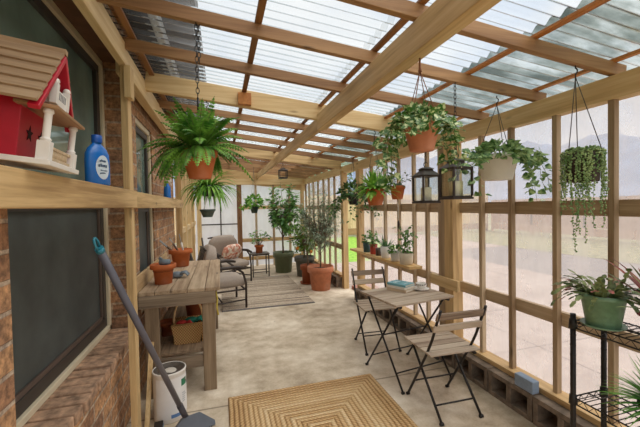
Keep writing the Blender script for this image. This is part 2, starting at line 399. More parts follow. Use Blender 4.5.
for j in range(9):
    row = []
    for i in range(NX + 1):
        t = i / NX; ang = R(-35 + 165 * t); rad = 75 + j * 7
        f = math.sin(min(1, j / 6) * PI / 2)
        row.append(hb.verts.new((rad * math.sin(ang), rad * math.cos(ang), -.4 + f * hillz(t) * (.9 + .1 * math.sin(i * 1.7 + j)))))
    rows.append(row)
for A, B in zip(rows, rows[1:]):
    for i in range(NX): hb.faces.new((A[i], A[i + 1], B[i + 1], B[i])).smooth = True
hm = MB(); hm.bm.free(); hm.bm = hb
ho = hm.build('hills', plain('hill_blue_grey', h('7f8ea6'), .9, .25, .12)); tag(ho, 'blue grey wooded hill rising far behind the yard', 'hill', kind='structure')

# ------------------------------------------------------------------ left wall: brick house side
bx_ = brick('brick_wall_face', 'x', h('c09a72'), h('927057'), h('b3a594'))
by_ = brick('brick_reveal_shaded', 'y', h('b08a66'), h('866852'), h('a69886'))  # same brick as the wall face, darker: reveal shade put into the colour
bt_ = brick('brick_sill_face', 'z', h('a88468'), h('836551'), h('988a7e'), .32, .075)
BM = [bx_, by_, bt_]
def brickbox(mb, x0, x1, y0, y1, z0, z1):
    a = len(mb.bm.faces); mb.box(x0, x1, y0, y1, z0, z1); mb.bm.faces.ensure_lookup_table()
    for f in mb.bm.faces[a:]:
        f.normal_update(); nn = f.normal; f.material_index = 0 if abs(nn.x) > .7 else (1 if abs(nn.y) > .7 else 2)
XB = -.66
wl = MB()
brickbox(wl, -1.1, XB, -.6, 1.34, 0, 2.9); brickbox(wl, -1.1, XB, 1.34, 2.92, 0, .583); brickbox(wl, -1.1, XB, 2.92, 3.16, 0, 2.9)
brickbox(wl, -1.1, XB, 1.34, 2.92, 2.62, 2.9); brickbox(wl, -1.1, XB, 3.16, 3.86, 0, .6); brickbox(wl, -1.1, XB, 3.16, 3.86, 2.28, 2.9)
brickbox(wl, -1.1, XB, 3.86, 5.45, 0, 2.9); brickbox(wl, -1.1, -.93, 1.34, 3.86, .6, 2.62)
wlo = wl.build('wall_left', None, None, 0, BM); tag(wlo, 'orange brown brick house wall beside the workbench', 'wall', kind='structure')
sl = MB()
for i in range(16):
    y = 1.345 + i * .0985
    sl.box(-.875, XB + .02 + rnd(0, .012), y, y + .085 + rnd(-.006, .003), .545, .597 + rnd(0, .008))
so_ = sl.build('sill_course', plain('sill_brick', h('a5846a'), .85, .55, 22, bump=.8), wlo, .006)
crm = plain('cream_trim', h('d6c8ab'), .5, .05); dk = plain('bronze_frame', h('3a342f'), .45, .1)
scr = plain('insect_screen', h('474d4b'), .55, .25, 5); gg = glass_dark('glass_green_reflection', (.17, .25, .215))  # upper pane: its green reflection is put into the base colour
def window(nm, xw, y0, y1, z0, z1, zmid, label):
    w_ = thing(nm, (xw, y0, z0), label, 'window', kind='structure'); W, H = y1 - y0, z1 - z0; t = .05
    m = MB()
    for a in ((0, W, 0, .035), (0, W, H - .045, H)): m.box(-.01, t, a[0], a[1], a[2], a[3])
    m.box(-.01, t, 0, .04, 0, H).box(-.01, t, W - .04, W, 0, H); m.build('window_frame', crm, w_, .004)
    m = MB()
    m.box(-.01, .032, .04, W - .04, .035, .1).box(-.01, .032, .04, W - .04, H - .1, H - .045).box(-.01, .032, .04, .1, .1, H - .1).box(-.01, .032, W - .1, W - .04, .1, H - .1)
    m.box(-.01, .034, .1, W - .1, zmid - .03, zmid + .03); m.build('sash', dk, w_, .004)
    m = MB(); m.box(.012, .024, .1, W - .1, .1, .113).box(.012, .026, W - .125, W - .1, .1, zmid - .03).box(.012, .026, .1, W - .1, .1, .125)
    m.build('screen_frame', plain('screen_frame_brown', h('5b4c43'), .5, .1), w_, .002)
    box('screen', scr, 0, .012, .1, W - .1, .1, zmid - .03, w_, 0)
    box('pane', gg, 0, .008, .1, W - .1, zmid + .03, H - .1, w_, 0)
    return w_
window('window_1', -.865, 1.34, 2.92, .6, 2.6, .93, 'large dark window with cream trim in the brick wall')
window('window_2', -.725, 3.16, 3.86, .6, 2.28, .9, 'narrow dark window above the workbench')
MB().box(-.9, XB + .01, 1.3, 2.95, 2.6, 2.625).build('window_sill', plain('soffit_brown', h('6b4b38'), .7, .2), wlo)  # brown soffit board over the window head
# house eave above the clear roof
ev = thing('ceiling', (0, 0, 0), 'dark eave of the house above the clear roof', 'eave', kind='structure')
ev.name = 'trim_1'
box('soffit', plain('eave_brown', h('4d4540'), .8, .2), -1.5, -.16, -1.5, 9.5, 2.83, 2.87, ev, 0)
box('roof_edge', plain('shingle_grey', h('55504d'), .9, .3, 20), -1.6, -.13, -1.5, 9.5, 2.87, 3.1, ev, 0)
box('gutter', plain('gutter_white', h('c9c6c0'), .5, .05), -.42, -.36, -1.5, 9.5, 2.74, 2.83, ev, .01)
# timber frame in front of the brick
fr = thing('trim_2', (0, 0, 0), 'pale timber post and rail frame standing against the brick wall', 'frame', kind='structure')
box('rail', pine('y'), -.612, -.525, -.4, 2.5, 1.508, 1.618, fr, .004)
box('rail', pine('y'), -.612, -.527, 2.503, 5.4, 1.505, 1.615, fr, .004)
box('post', pine('z'), -.586, -.545, 2.42, 2.51, 0, 2.42, fr, .004)
box('block', pine('z'), -.56, -.52, 2.40, 2.49, 2.2, 2.4, fr, .004)
box('top_plate', pine('y'), -.59, -.545, -.4, 2.46, 2.4, 2.54, fr, .004)
box('top_plate', pine('y'), -.62, -.55, 2.47, 8.7, 2.37, 2.52, fr, .004)
for y in (5.48, 6.2, 7.1, 7.9): box('post', pine('z'), -.64, -.555, y, y + .09, 0, 2.37, fr, .004)
box('rail', pine('y'), -.63, -.57, 5.58, 8.65, 1.1, 1.19, fr, .004)
FM = film_mat()
box('plastic_sheet', FM, -.652, -.65, 5.5, 8.75, .1, 2.4, fr, 0)
box('blocking', cedar('y'), -.62, -.5, -.4, 1.37, 2.545, 2.62, fr); box('blocking', orange('y'), -.56, -.52, 1.42, 8.6, 2.61, 2.635, fr)

# ------------------------------------------------------------------ right wall: studs and plastic film
wr = thing('wall_right', (0, 0, 0), 'timber stud wall with clear plastic film along the patio', 'wall', kind='structure')
STY = [.62, 1.0, 1.37, 1.71, 2.07, 2.38]
for y in STY + [3.17, 3.43, 3.77, 4.14, 4.56, 6.25, 6.6, 6.98, 7.4, 7.8, 8.2, 8.55]:
    q = rnd(-.004, .004); z0 = .185 if y > 1.6 else .19
    box('stud', stud('z'), 2.098, 2.138, y - .002 + q, y + .032 + q, z0, 2.1, wr, .003)
box('post', stud('z'), 2.075, 2.17, 2.83, 2.94, .19, 2.07, wr, .004); box('post', pine('z'), 2.06, 2.17, 2.7, 2.825, .19, 2.07, wr, .004)
dj = thing('door_1', (2.13, 5.4, 0), 'open doorway between two pale posts in the plastic wall', 'doorway', kind='structure')
box('jamb', pine('z'), -.04, .05, -.4, -.28, 0, 2.07, dj, .004); box('jamb', pine('z'), -.045, .05, .32, .43, 0, 2.07, dj, .004)
for y0, y1 in ((-.4, 5.02), (5.82, 8.7)):
    box('rail', stud('y'), 2.14, 2.176, y0, y1, 1.405, 1.5, wr); box('rail', stud('y'), 2.139, 2.175, y0, y1, .672, .765, wr)
    box('sill_plate', pine('y'), 2.06, 2.17, y0 if y0 > 0 else -.4, y1, .19, .228, wr)
    box('plastic_sheet', FM, 2.18, 2.182, y0, y1, .2, 2.1, wr, 0)
box('rail', pine('y'), 2.03, 2.062, 2.6, 3.02, .69, .79, wr)
box('top_plate', pine('y'), 2.09, 2.17, -.4, 8.75, 2.055, 2.185, wr, .004)
box('bracket', pine('z'), 2.06, 2.09, 5.68, 5.76, 1.95, 2.1, wr)
# ------------------------------------------------------------------ back wall
wb = thing('wall_back', (0, 8.72, 0), 'far end wall of timber posts and clear plastic film', 'wall', kind='structure')
box('top_plate', pine('x'), -.62, 2.16, -.03, .06, 2.05, 2.2, wb, .004)
for x, ww, mt in ((-.5, .1, pine), (.45, .115, orange), (.86, .05, stud), (1.3, .05, stud), (1.72, .05, stud), (2.06, .09, pine)):
    box('post', mt('z') if mt is not orange else wood('post_brown', 'z', h('5d3d26'), h('7f5836'), h('9a7049')), x - ww / 2, x + ww / 2, -.01, .07, 0, 2.06, wb, .004)
for z in (.2, .66, 1.48): box('rail', pine('x'), .5, 2.05, .02, .06, z - .045, z + .045, wb)
m = MB(); m.box(-.46, .4, .02, .05, 1.065, 1.095).box(-.015, .015, .021, .049, .2, 2.06).box(-.46, .4, .02, .05, .2, .24); m.build('muntin', dk, wb)
FB = film_mat(.72, (.92, .94, .97))
box('plastic_sheet', FB, -.6, 2.16, .075, .077, .02, 2.12, wb, 0)

# ------------------------------------------------------------------ roof
M_ = Matrix.Translation((0, 0, RA)) @ Matrix.Rotation(-math.atan(RS), 4, 'Y')
gb = box('gable_board', pine('x'), -.62, 2.2, .0, .03, -.3, .1, wb, .003, M_)
ce = thing('ceiling', (0, 0, 0), 'sloping timber rafters under clear corrugated roofing', 'ceiling', kind='structure')
def rafter(name, yfar, x0, x1, wd, hh, mat, off=0, bev=.003):
    M = Matrix.Translation((0, 0, RA + off)) @ Matrix.Rotation(-ROOFROT, 4, 'Y')
    k = 1 / math.cos(ROOFROT)
    return box(name, mat, x0 * k, x1 * k, yfar - wd, yfar, 0, hh, ce, bev, M)
for y in (.4, .9, 1.41, 1.9, 2.43, 3.72, 4.18, 4.72, 5.3, 6.45, 6.97, 7.5, 8.05, 8.6):
    rafter('rafter', y, -.64, 2.2, .036, .068, cedar('x'))
rafter('roof_beam', 3.08, -.56, 2.09, .06, .145, pine('x'), -.05)
rafter('roof_beam', 5.86, -.56, 2.09, .06, .145, pine('x'), -.05)
for x, y in ((.22, 3.018), (1.72, 3.018)):
    z = rz_(x) - .045; box('bracing_block', orange('y'), x - .055, x + .055, y - .05, y, z, z + .1, ce)
box('roof_beam', pine('y'), .865, .94, -.4, 3.02, 2.185, 2.33, ce, .005)
box('roof_beam', pine('y'), .89, .932, 3.09, 8.7, 2.2, 2.325, ce, .004)
for x in (-.5, .22, .9, 1.56, 2.12):
    z = rz_(x) + .069; box('batten', orange('y') if x > 1 else wood('battend', 'y', h('5d3d22'), h('85592f'), h('a0713f')), x - .019, x + .019, -.4, 8.75, z, z + .018, ce)
PM = poly_mat()
def sheet(x0, x1, lift, PM):
    bm = bmesh.new(); P = .076; st = 8; y = -.5; rows = []
    k = int((8.9 + .5) / P * st)
    for i in range(k + 1):
        yy = y + i * P / st; dz = .013 * math.sin(2 * PI * i / st)
        rows.append([bm.verts.new((x, yy, rz_(x) + .101 + lift + dz)) for x in (x0, (x0 + x1) / 2, x1)])
    for A, B in zip(rows, rows[1:]):
        for j in (0, 1): bm.faces.new((A[j], A[j + 1], B[j + 1], B[j])).smooth = True
    m = MB(); m.bm.free(); m.bm = bm; o = m.build('roof_panel', PM, ce); o['label'] = 'clear corrugated roofing panel'
sheet(-.75, .88, .004, PM); sheet(.84, 1.6, .002, PM); sheet(1.53, 2.42, 0, poly_mat(True))

# ------------------------------------------------------------------ hollow blocks under the right wall
bmat = plain('block_grey', h('7b6c5d'), .9, .45, 14, bump=.8)
def block():
    m = MB(); x0, x1 = 0, .19; L = .39
    for z0, z1 in ((0, .035), (.155, .19)): m.box(x0, x1, 0, L, z0, z1)
    for y0, y1 in ((0, .035), (.175, .215), (.355, L)): m.box(x0, x1, y0, y1, .035, .155)
    m.box(x1 - .03, x1, .035, .355, .035, .155)
    return m
b0 = None
LB = 'grey hollow concrete block in the row under the plastic wall'
for y in [.6 + .4 * i for i in range(11)] + [5.86 + .4 * i for i in range(7)]:
    if b0 is None: o = b0 = block().build('concrete_block', bmat, None, .003)
    else: o = b0.copy(); COL.objects.link(o)
    o.location = (1.985, y, 0); tag(o, LB, 'concrete block', 'hollow blocks under the plastic wall')
br0 = None
for i in range(7):
    for j in range(2):
        if br0 is None: o = br0 = box('paving_brick', plain('step_brick', h('9a6a5c'), .85, .25, 20, bump=.4), -.1, .1, -.047, .047, 0, .06)
        else: o = br0.copy(); COL.objects.link(o)
        o.location = (2.32 + j * .21, 5.06 + i * .1, -.005); tag(o, 'reddish brick laid flat on the patio outside the door opening', 'brick', 'bricks laid outside the door opening')

# ================================================================== THINGS
BLK = plain('black_metal', h('25211f'), .45, .15, 30, metal=.3)
BRZ = plain('brown_metal', h('3b302a'), .5, .15, 30, metal=.2)
WHT = plain('white_paint', h('e8e2da'), .5, .05)
SOIL = plain('soil', h('3a2a1e'), .95, .4, 60, bump=.8)
TC1 = terracotta('terracotta', h('c06a3c')); TC2 = terracotta('terracotta_pink', h('c47d5c')); TC3 = terracotta('terracotta_dark', h('96502f'))
def pot(mb, r_top, r_bot, hgt, rim=.02, rimh=.25, t=.012, n=32):
    rz = hgt * (1 - rimh)
    ra = r_bot + (r_top - rim - r_bot) * (1 - rimh)
    return mb.lathe([(0, 0), (r_bot, 0), (ra, rz), (r_top, rz + .003), (r_top, hgt - .004), (r_top - .004, hgt), (r_top - t, hgt), (ra - t * .8, rz), (r_bot, hgt * .6), (0, hgt * .6)], n)
def plain_pot(mb, r_top, r_bot, hgt, t=.008, n=32, lip=0, sy=1):
    return mb.lathe([(0, 0), (r_bot * .96, 0), (r_bot, .006), (r_top, hgt - lip), (r_top + (.006 if lip else 0), hgt - lip), (r_top + (.006 if lip else 0), hgt), (r_top - t, hgt), (r_bot - t * .6, hgt * .55), (0, hgt * .55)], n, sy=sy)
def soil(parent, r, z, name='soil', sy=1):
    m = MB().lathe([(r, 0), (r * .6, .006), (0, .01)], 20, (0, 0, z), sy=sy); m.norecalc = 1
    return m.build(name, SOIL, parent)
# -------- rugs
rg = box('jute_rug', jute(.605, .93), -.605, .605, -.93, .93, 0, .014, None, .006); rg.location = (.625, 1.815, 0)
tag(rg, 'braided tan jute rug with concentric squares on the concrete floor', 'rug')
rg = thing('striped_rug', (.67, 6.15, 0), 'flat woven rug with taupe and cream stripes in front of the cushioned armchairs', 'rug')
box('weave', stripes(), -.69, .69, -1.05, 1.08, 0, .01, rg, .003)
for ya in (-1.09, 1.07): MB().box(-.69, .69, ya, ya + .04, 0, .0115).build('border', plain('rug_border', h('6b6562'), .95, .2, 40), rg)
# -------- workbench
wbn = thing('potting_bench', (-.33, 3.69, 0), 'weathered grey wooden potting bench along the brick wall', 'workbench')
m = MB(); xs = [-.3, -.185, -.07, .055, .19, .31]
for a, b in zip(xs, xs[1:]): MB().box(a + .0025, b - .0025, -.78 + rnd(0, .012), .78, .82, .85 + rnd(-.002, .001)).build('top_plank', weath('y'), wbn, .004)
m.bm.free()
WG = wood('weathered_brown', 'z', h('4c3d2f'), h('7d6850'), h('a38c70'), .8, True, 40); WX = wood('weathered_grey', 'x', h('57493a'), h('877561'), h('aa9880'), .8, True, 40)
for x in (-.21, .215):
    for y in (-.73, .73): box('leg', WG, x - .05, x + .05, y - .035, y + .035, 0, .819, wbn, .004)
m = MB().box(-.3, .272, -.775, -.755, .72, .818).box(-.3, .27, .755, .775, .72, .818).box(-.26, -.23, -.69, .69, .72, .815).box(.235, .262, -.69, .69, .72, .815); m.build('apron', WX, wbn, .003)
m = MB()
for i in range(6): m.box(-.29, .255, -.695 + i * .232, -.695 + i * .232 + .225, .3, .328)
m.build('shelf', weath('y'), wbn, .003)
MB().box(-.255, .26, -.755, -.72, .2, .297).build('shelf_apron', WX, wbn, .003)
box('back_board', wood('back_board', 'y', h('7d6142'), h('a98a61'), h('c6aa80')), -.325, -.302, -.78, .78, .83, .97, wbn, .003)
MB().tube([(.275, -.71, .8), (.285, -.72, .74), (.28, -.71, .66), (.29, -.715, .6)], .006).build('yellow_strap', plain('strap_yellow', h('c8b246'), .6), wbn)
# -------- pots on the bench
p = thing('clay_pot', (-.49, 3.22, .852), 'orange terracotta pot holding a blue grey scoop on the near end of the potting bench', 'flower pot')
pot(MB(), .106, .068, .17).build('body', TC1, p); soil(p, .085, .11)
GB = plain('grey_blue_plastic', h('77838c'), .5, .15)
m = MB().lathe([(0, 0), (.045, .01), (.05, .03), (.045, .05), (0, .055)], 16, (.01, .02, .15), sy=.7).bar((.02, .05, .16), (-.04, .06, .215), .02, .02); m.build('scoop', GB, p)
p = thing('clay_pot', (-.44, 4.1, .852), 'wide orange terracotta pot full of hand tools on the far end of the potting bench', 'flower pot')
pot(MB(), .125, .08, .19).build('body', TC1, p); soil(p, .1, .14)
gl = thing('garden_glove', (-.405, 3.42, .853), 'crumpled blue grey garden glove lying behind the near clay pot', 'glove')
m = MB().ball((0, 0, .03), .05, 2, (1.2, .8, .6))
for k in range(4): m.tube([(.03, -.03 + k * .02, .04), (.075, -.04 + k * .026, .05), (.1, -.045 + k * .03, .02)], .01)
m.build('glove', GB, gl)
TH = plain('tool_handle', h('6b5747'), .5, .2); ST = plain('steel', h('8d8c88'), .35, .15, metal=.7)
for i, (dx, dy, tx, ty, k, lb) in enumerate(((-.05, -.04, -.16, -.06, 0, 'hand trowel with steel blade leaning left out of the far clay pot'), (-.02, .03, -.1, .02, 1, 'hand fork with thin prongs standing in the far clay pot'), (.03, 0, -.03, -.03, 2, 'white handled trowel standing upright in the far clay pot'))):
    t = thing('hand_tool', (-.44 + dx, 4.1 + dy, 1.0), lb, 'garden tool', 'hand tools in the far clay pot')
    d = V((tx, ty, .17)).normalized()
    MB().tube([d * .0, d * .12], [.01, .012]).build('handle', TH if k != 2 else WHT, t)
    if k == 1:
        m = MB()
        for q in (-.02, 0, .02): m.tube([d * .12, d * .14 + V((0, q, 0)), d * .2 + V((0, q, 0))], .003)
        m.build('prong', ST, t)
    else: MB().bar(d * .12, d * .22, .04, .005, (1, 0, 0)).build('blade', ST, t)
# -------- basket on the bench shelf
bk = thing('wicker_basket', (-.30, 3.25, .33), 'tan wicker basket with tall hoop handle on the bench shelf', 'basket')
m, ntb = newmat('wicker'); t_ = coords(ntb, (95, 95, 80)); ck = nd(ntb, 'ShaderNodeTexChecker'); lk(ntb, t_, ck.inputs[0]); ck.inputs['Scale'].default_value = 1
nb_ = noise(ntb, t_, 1.5, 3); cc = mixc(ntb, math_(ntb, 'MULTIPLY', nb_, .6), mixc(ntb, ck.outputs['Fac'], h('8a6238'), h('d2a96e')), h('b98d56')); finish(ntb, cc, .8, ck.outputs['Fac'], .8, .006); WK = m
m = MB()
for (sx, sy, z0, z1) in ((.1, .095, 0, .01), ):
    m.box(-sx, sx, -sy, sy, z0, z1)
for s_ in (-1, 1):
    m.prism([(-.1, 0), (.1, 0), (.13, .16), (-.13, .16)], Matrix.Translation((0, s_ * .1 - .006, 0)) @ Matrix.Rotation(PI / 2, 4, 'X'), .012)
    m.prism([(-.1, 0), (.1, 0), (.11, .16), (-.11, .16)], Matrix.Translation((s_ * .115, 0, 0)) @ Matrix.Rotation(PI / 2, 4, 'Z') @ Matrix.Rotation(PI / 2, 4, 'X'), .012)
m.build('body', WK, bk)
MB().tube([(-.13, -.1, .16), (.13, -.1, .16), (.13, .105, .16), (-.13, .105, .16)], .011, closed=True).build('rim', WK, bk)
MB().tube([(.125 * math.cos(a), .0, .14 + .25 * math.sin(a)) for a in [PI * i / 14 for i in range(15)]], .009).build('handle', plain('wicker_handle', h('e3bd88'), .7, .2, 60), bk)
def glove(name, loc, col, label, r=.04):
    g = MB().ball((0, 0, 0), r, 2, (1.2, .8, .7))
    for k in range(4): g.tube([(r * .6, (k - 1.5) * r * .4, 0), (r * 1.6, (k - 1.5) * r * .5, r * .4), (r * 2, (k - 1.5) * r * .55, -r * .1)], r * .22)
    o = g.build(name, col, None); o.location = loc; return tag(o, label, 'glove')
glove('garden_glove', (-.275, 3.24, .495), plain('teal_cloth', h('2f8570'), .85, .2), 'dark green garden glove lying in the wicker basket', .05)
glove('garden_glove', (-.35, 3.2, .49), plain('red_cloth', h('c43a33'), .85, .2), 'red garden glove at the front of the wicker basket', .042)
p = thing('clay_pot', (-.25, 3.75, .33), 'dark terracotta pot standing behind the wicker basket on the bench shelf', 'flower pot'); pot(MB(), .16, .1, .3).build('body', TC3, p); soil(p, .12, .2)
p = thing('clay_pot', (-.5, 3.42, .33), 'small brown pot beside the wicker basket on the bench shelf', 'flower pot'); pot(MB(), .075, .05, .13).build('body', TC3, p); soil(p, .05, .09)
# -------- paint can
pc = thing('paint_can', (-.385, 2.66, 0), 'white paint can with grey lid and green marked label beside the bench leg', 'paint can', rz=R(-60))
MB().lathe([(0, .006), (.105, .006), (.108, 0), (.11, .006), (.11, .33), (.113, .335), (.113, .345), (.108, .348), (.106, .345)], 36).build('body', WHT, pc)
MB().lathe([(.107, .343), (.098, .349), (.09, .338), (0, .338)], 36).build('lid', plain('lid_grey', h('5f5750'), .5, .3, 25, metal=.3), pc)
MB().ball((.02, .0, .338), .05, 2, (1, .8, .06)).build('paint_smear', plain('paint_smear', h('d5cdc2'), .5), pc)
def wrap(a0, a1, z0, z1, r, name, mat):
    m = MB(); k = max(2, int((a1 - a0) / .12)); bm = m.bm
    A = [[bm.verts.new((r * math.cos(a0 + (a1 - a0) * i / k), r * math.sin(a0 + (a1 - a0) * i / k), z)) for i in range(k + 1)] for z in (z0, z1)]
    for i in range(k): bm.faces.new((A[0][i], A[0][i + 1], A[1][i + 1], A[1][i])).smooth = True
    return m
lb = wrap(-1.3, 1.5, .03, .31, .1112, '', None).build('label', plain('paper_label', h('e9e6e4'), .6, .04), pc)
wrap(.35, .85, .235, .285, .1118, '', None).build('green_patch', plain('green_print', h('2f7a58'), .6, .05), lb)
wrap(-.35, .25, .035, .06, .1118, '', None).build('blue_patch', plain('blue_print', h('5d82b8'), .6, .1), lb)
m = MB(); 
for z in (.12, .135, .15, .165, .18): 
    q = wrap(.4, .4 + rnd(.25, .42), z, z + .005, .1118, '', None)
    me = bpy.data.meshes.new('x'); q.bm.to_mesh(me); m.bm.from_mesh(me); bpy.data.meshes.remove(me); q.bm.free()
m.build('print_lines', plain('grey_print', h('9aa3ab'), .6), lb)
MB().tube([(.113 * math.cos(a), .113 * math.sin(a) , .28 - .09 * math.sin((a - .6) / 2.6 * PI)) for a in [.6 + 2.6 * i / 16 for i in range(17)]], .003).build('bail_handle', ST, pc)
of = MB().bar((-.522, 2.56, .0), (-.522, 2.8, .5), .03, .03); of = of.build('wood_offcut', pine('z'), None, .003); tag(of, 'short pale wood offcut leaning between the post and the paint can', 'wood')
# -------- broom, brush
bm_ = thing('broom', (-.255, 2.45, 0), 'dark grey broom with teal tipped pole leaning across the brick wall', 'broom')
GP = plain('pole_grey', h('5c5a63'), .4, .08); TP = plain('teal_plastic', h('2f7f93'), .4, .08)
a = V((0, 0, .07)); b = V((-.235, -.87, 1.375)); d = (b - a).normalized()
MB().tube([a, b - d * .05], .0165, 14).build('pole', GP, bm_)
MB().tube([a, a + d * .2], .0195, 14).build('sleeve', plain('pole_sleeve', h('3f3d44'), .45), bm_)
e0 = b - d * .06; sdv = d.cross(V((1, 0, 0))).normalized()
MB().tube([e0, e0 + d * .02], .0175, 14).tube([e0 + d * .02 + sdv * .012, e0 + d * .045 + sdv * .017, e0 + d * .068 + sdv * .008, e0 + d * .072, e0 + d * .068 - sdv * .008, e0 + d * .045 - sdv * .017, e0 + d * .02 - sdv * .012], .005).build('hanging_tip', TP, bm_)
Mh = Matrix.Rotation(R(20), 4, 'Z')
MB().prism([(-.06, -.02), (.06, -.02), (.15, -.1), (.15, -.13), (-.15, -.13), (-.15, -.1)], Matrix.Translation((0.02, -.0, .12)) @ Mh @ Matrix.Rotation(R(70), 4, 'X'), .03).build('head', plain('broom_head_grey', h('5a5f68'), .5), bm_, .004)
m = MB()
for i in range(60):
    x = -.14 + .28 * i / 59; q = Mh @ V((x, .02 * (i % 3 - 1), 0)); m.tube([(q.x + .02, q.y - .035, .035), (q.x * 1.08 + .02, q.y - .05, 0.003)], .003, 4)
m.build('bristles', plain('bristle_dark', h('33363c'), .8), bm_)
db = thing('hand_brush', (-.43, 2.42, 0), 'small black hand brush with blue trim on the floor beside the paint can', 'brush', rz=R(-84))
MB().box(-.1, .1, -.028, .028, .03, .055).bar((.1, 0, .045), (.2, 0, .08), .03, .018).build('handle', BLK, db, .005)
MB().box(-.1, .1, -.03, .03, .024, .03).build('blue_band', plain('blue_band', h('3e7fae'), .5), db)
m = MB()
for i in range(18):
    for j in (-1, 0, 1): m.tube([(-.095 + i * .011, j * .018, .025), (-.097 + i * .0112, j * .024, .002)], .004, 4)
m.build('bristles', plain('bristle_dark', h('33363c'), .8), db)

# -------- birdhouse on the rail
bh = thing('birdhouse', (-.645, 1.29, 1.65), 'red wooden birdhouse with brown slat roof and white porch on the rail', 'birdhouse')
bh.rotation_euler = (0, R(7), R(6))
RED = plain('red_paint', h('b8142c'), .4, .08, 20)
W2 = .118; D0, D1 = -.1, .075
m = MB()
m.prism([(-W2, .016), (W2, .016), (W2, .19), (0, .335), (-W2, .19)], Matrix.Translation((D0, 0, 0)) @ Matrix.Rotation(PI / 2, 4, 'Z') @ Matrix.Rotation(PI / 2, 4, 'X'), D1 - D0)
m.build('house_body', RED, bh, .002)
RW = wood('roof_slat', 'x', h('6d5440'), h('957a5d'), h('b39877'), .75)
m = MB()
for s_ in (-1, 1):
    p0 = V((0, 0, .365)); p1 = V((0, s_ * .168, .165)); dd = p1 - p0
    nrm = V((0, -dd.z * s_, dd.y * s_)).normalized(); nrm = V((0, s_ * abs(nrm.y), abs(nrm.z)))
    k = 6
    for i in range(k):
        a0 = p0 + dd * (i / k) + nrm * .006; a1 = p0 + dd * ((i + 1.12) / k) + nrm * .013
        v = [(D0 - .04, a0), (D1 + .055, a0), (D1 + .055, a1), (D0 - .04, a1)]
        lo = [m.bm.verts.new((x, q.y, q.z)) for x, q in v]; hi = [m.bm.verts.new((x, q.y + nrm.y * .009, q.z + nrm.z * .009)) for x, q in v]
        for f in ((0, 1, 2, 3), ): m.bm.faces.new([lo[j] for j in f]); m.bm.faces.new([hi[j] for j in reversed(f)])
        for j in range(4): m.bm.faces.new((lo[j], lo[(j + 1) % 4], hi[(j + 1) % 4], hi[j]))
m.box(D0 - .04, D1 + .058, -.012, .012, .372, .388)
m.build('roof', RW, bh)
MB().bar((D0 + .04, .055, .33), (D0 + .05, .075, .345), .02, .012).build('perch_hook', plain('perch_grey', h('8b8078'), .6), bh)
m = MB()
for s_ in (-1, 1): m.bar((D1 + .045, 0, .362), (D1 + .045, s_ * .17, .155), .016, .028, (1, 0, 0))
m.build('gable_trim', RED, bh, .002)
m = MB().box(D0 - .02, D1 + .09, -W2 - .035, W2 + .035, 0, .016); m.build('porch_base', WHT, bh, .002)
for s_ in (-1, 1):
    m = MB()
    c0 = (D1 + .066, s_ * (W2 + .005))
    m.box(c0[0] - .016, c0[0] + .016, c0[1] - .016, c0[1] + .016, .016, .07)
    m.lathe([(.012, .07), (.015, .076), (.010, .082), (.010, .15), (.014, .155), (.012, .165), (0, .165)], 14, (c0[0], c0[1], 0))
    m.build('porch_post', WHT, bh, .001)
m = MB().box(D1 - .01, D1 + .095, -W2 - .03, W2 + .03, .165, .175); m.build('porch_roof', wood('porch_wood', 'y', h('6b4a30'), h('8e6a48'), h('a98560')), bh, .002)
m = MB(); m.bar((D1 + .066, -W2, .058), (D1 + .066, W2, .058), .01, .008); m.bar((D1 + .066, -W2, .026), (D1 + .066, W2, .026), .01, .008)
for i in range(13): m.tube([(D1 + .066, -W2 + .02 + i * .0143, .026), (D1 + .066, -W2 + .02 + i * .0143, .058)], .004, 6)
m.build('porch_railing', plain('porch_wicker', h('c9b18e'), .7, .2, 60), bh)
m = MB().box(D1, D1 + .06, -.055, .055, .2, .212).box(D1 + .048, D1 + .06, -.055, .055, .212, .245)
for s_ in (-1, 1): m.box(D1 + .045, D1 + .063, s_ * .055 - .01, s_ * .055 + .01, .2, .262).ball((D1 + .054, s_ * .055, .268), .011, 2)
for s_ in (-1, 1): m.box(D1, D1 + .05, s_ * .055 - .004, s_ * .055 + .004, .212, .24)
bal = m.build('balcony', WHT, bh)
m = MB()
for i in range(5): m.box(D1 + .06, D1 + .061, -.032 + i * .014, -.025 + i * .014, .218, .24)
m.build('balcony_slots', plain('slot_grey', h('8d8d8d'), .7), bal)
def star(r0, r1): return [((r0 if i % 2 == 0 else r1) * math.sin(i * PI / 5), (r0 if i % 2 == 0 else r1) * math.cos(i * PI / 5)) for i in range(10)]
Mf = Matrix.Rotation(PI / 2, 4, 'Z') @ Matrix.Rotation(PI / 2, 4, 'X')
hole = plain('opening_shade', h('2a0a0c'), .9)  # dark plate colour stands in for the shade inside the star cut-outs
for s_ in (-.045, .045): MB().prism(star(.026, .011), Matrix.Translation((D1 + .0005, s_, .095)) @ Mf, .001).build('star_hole', hole, bh)
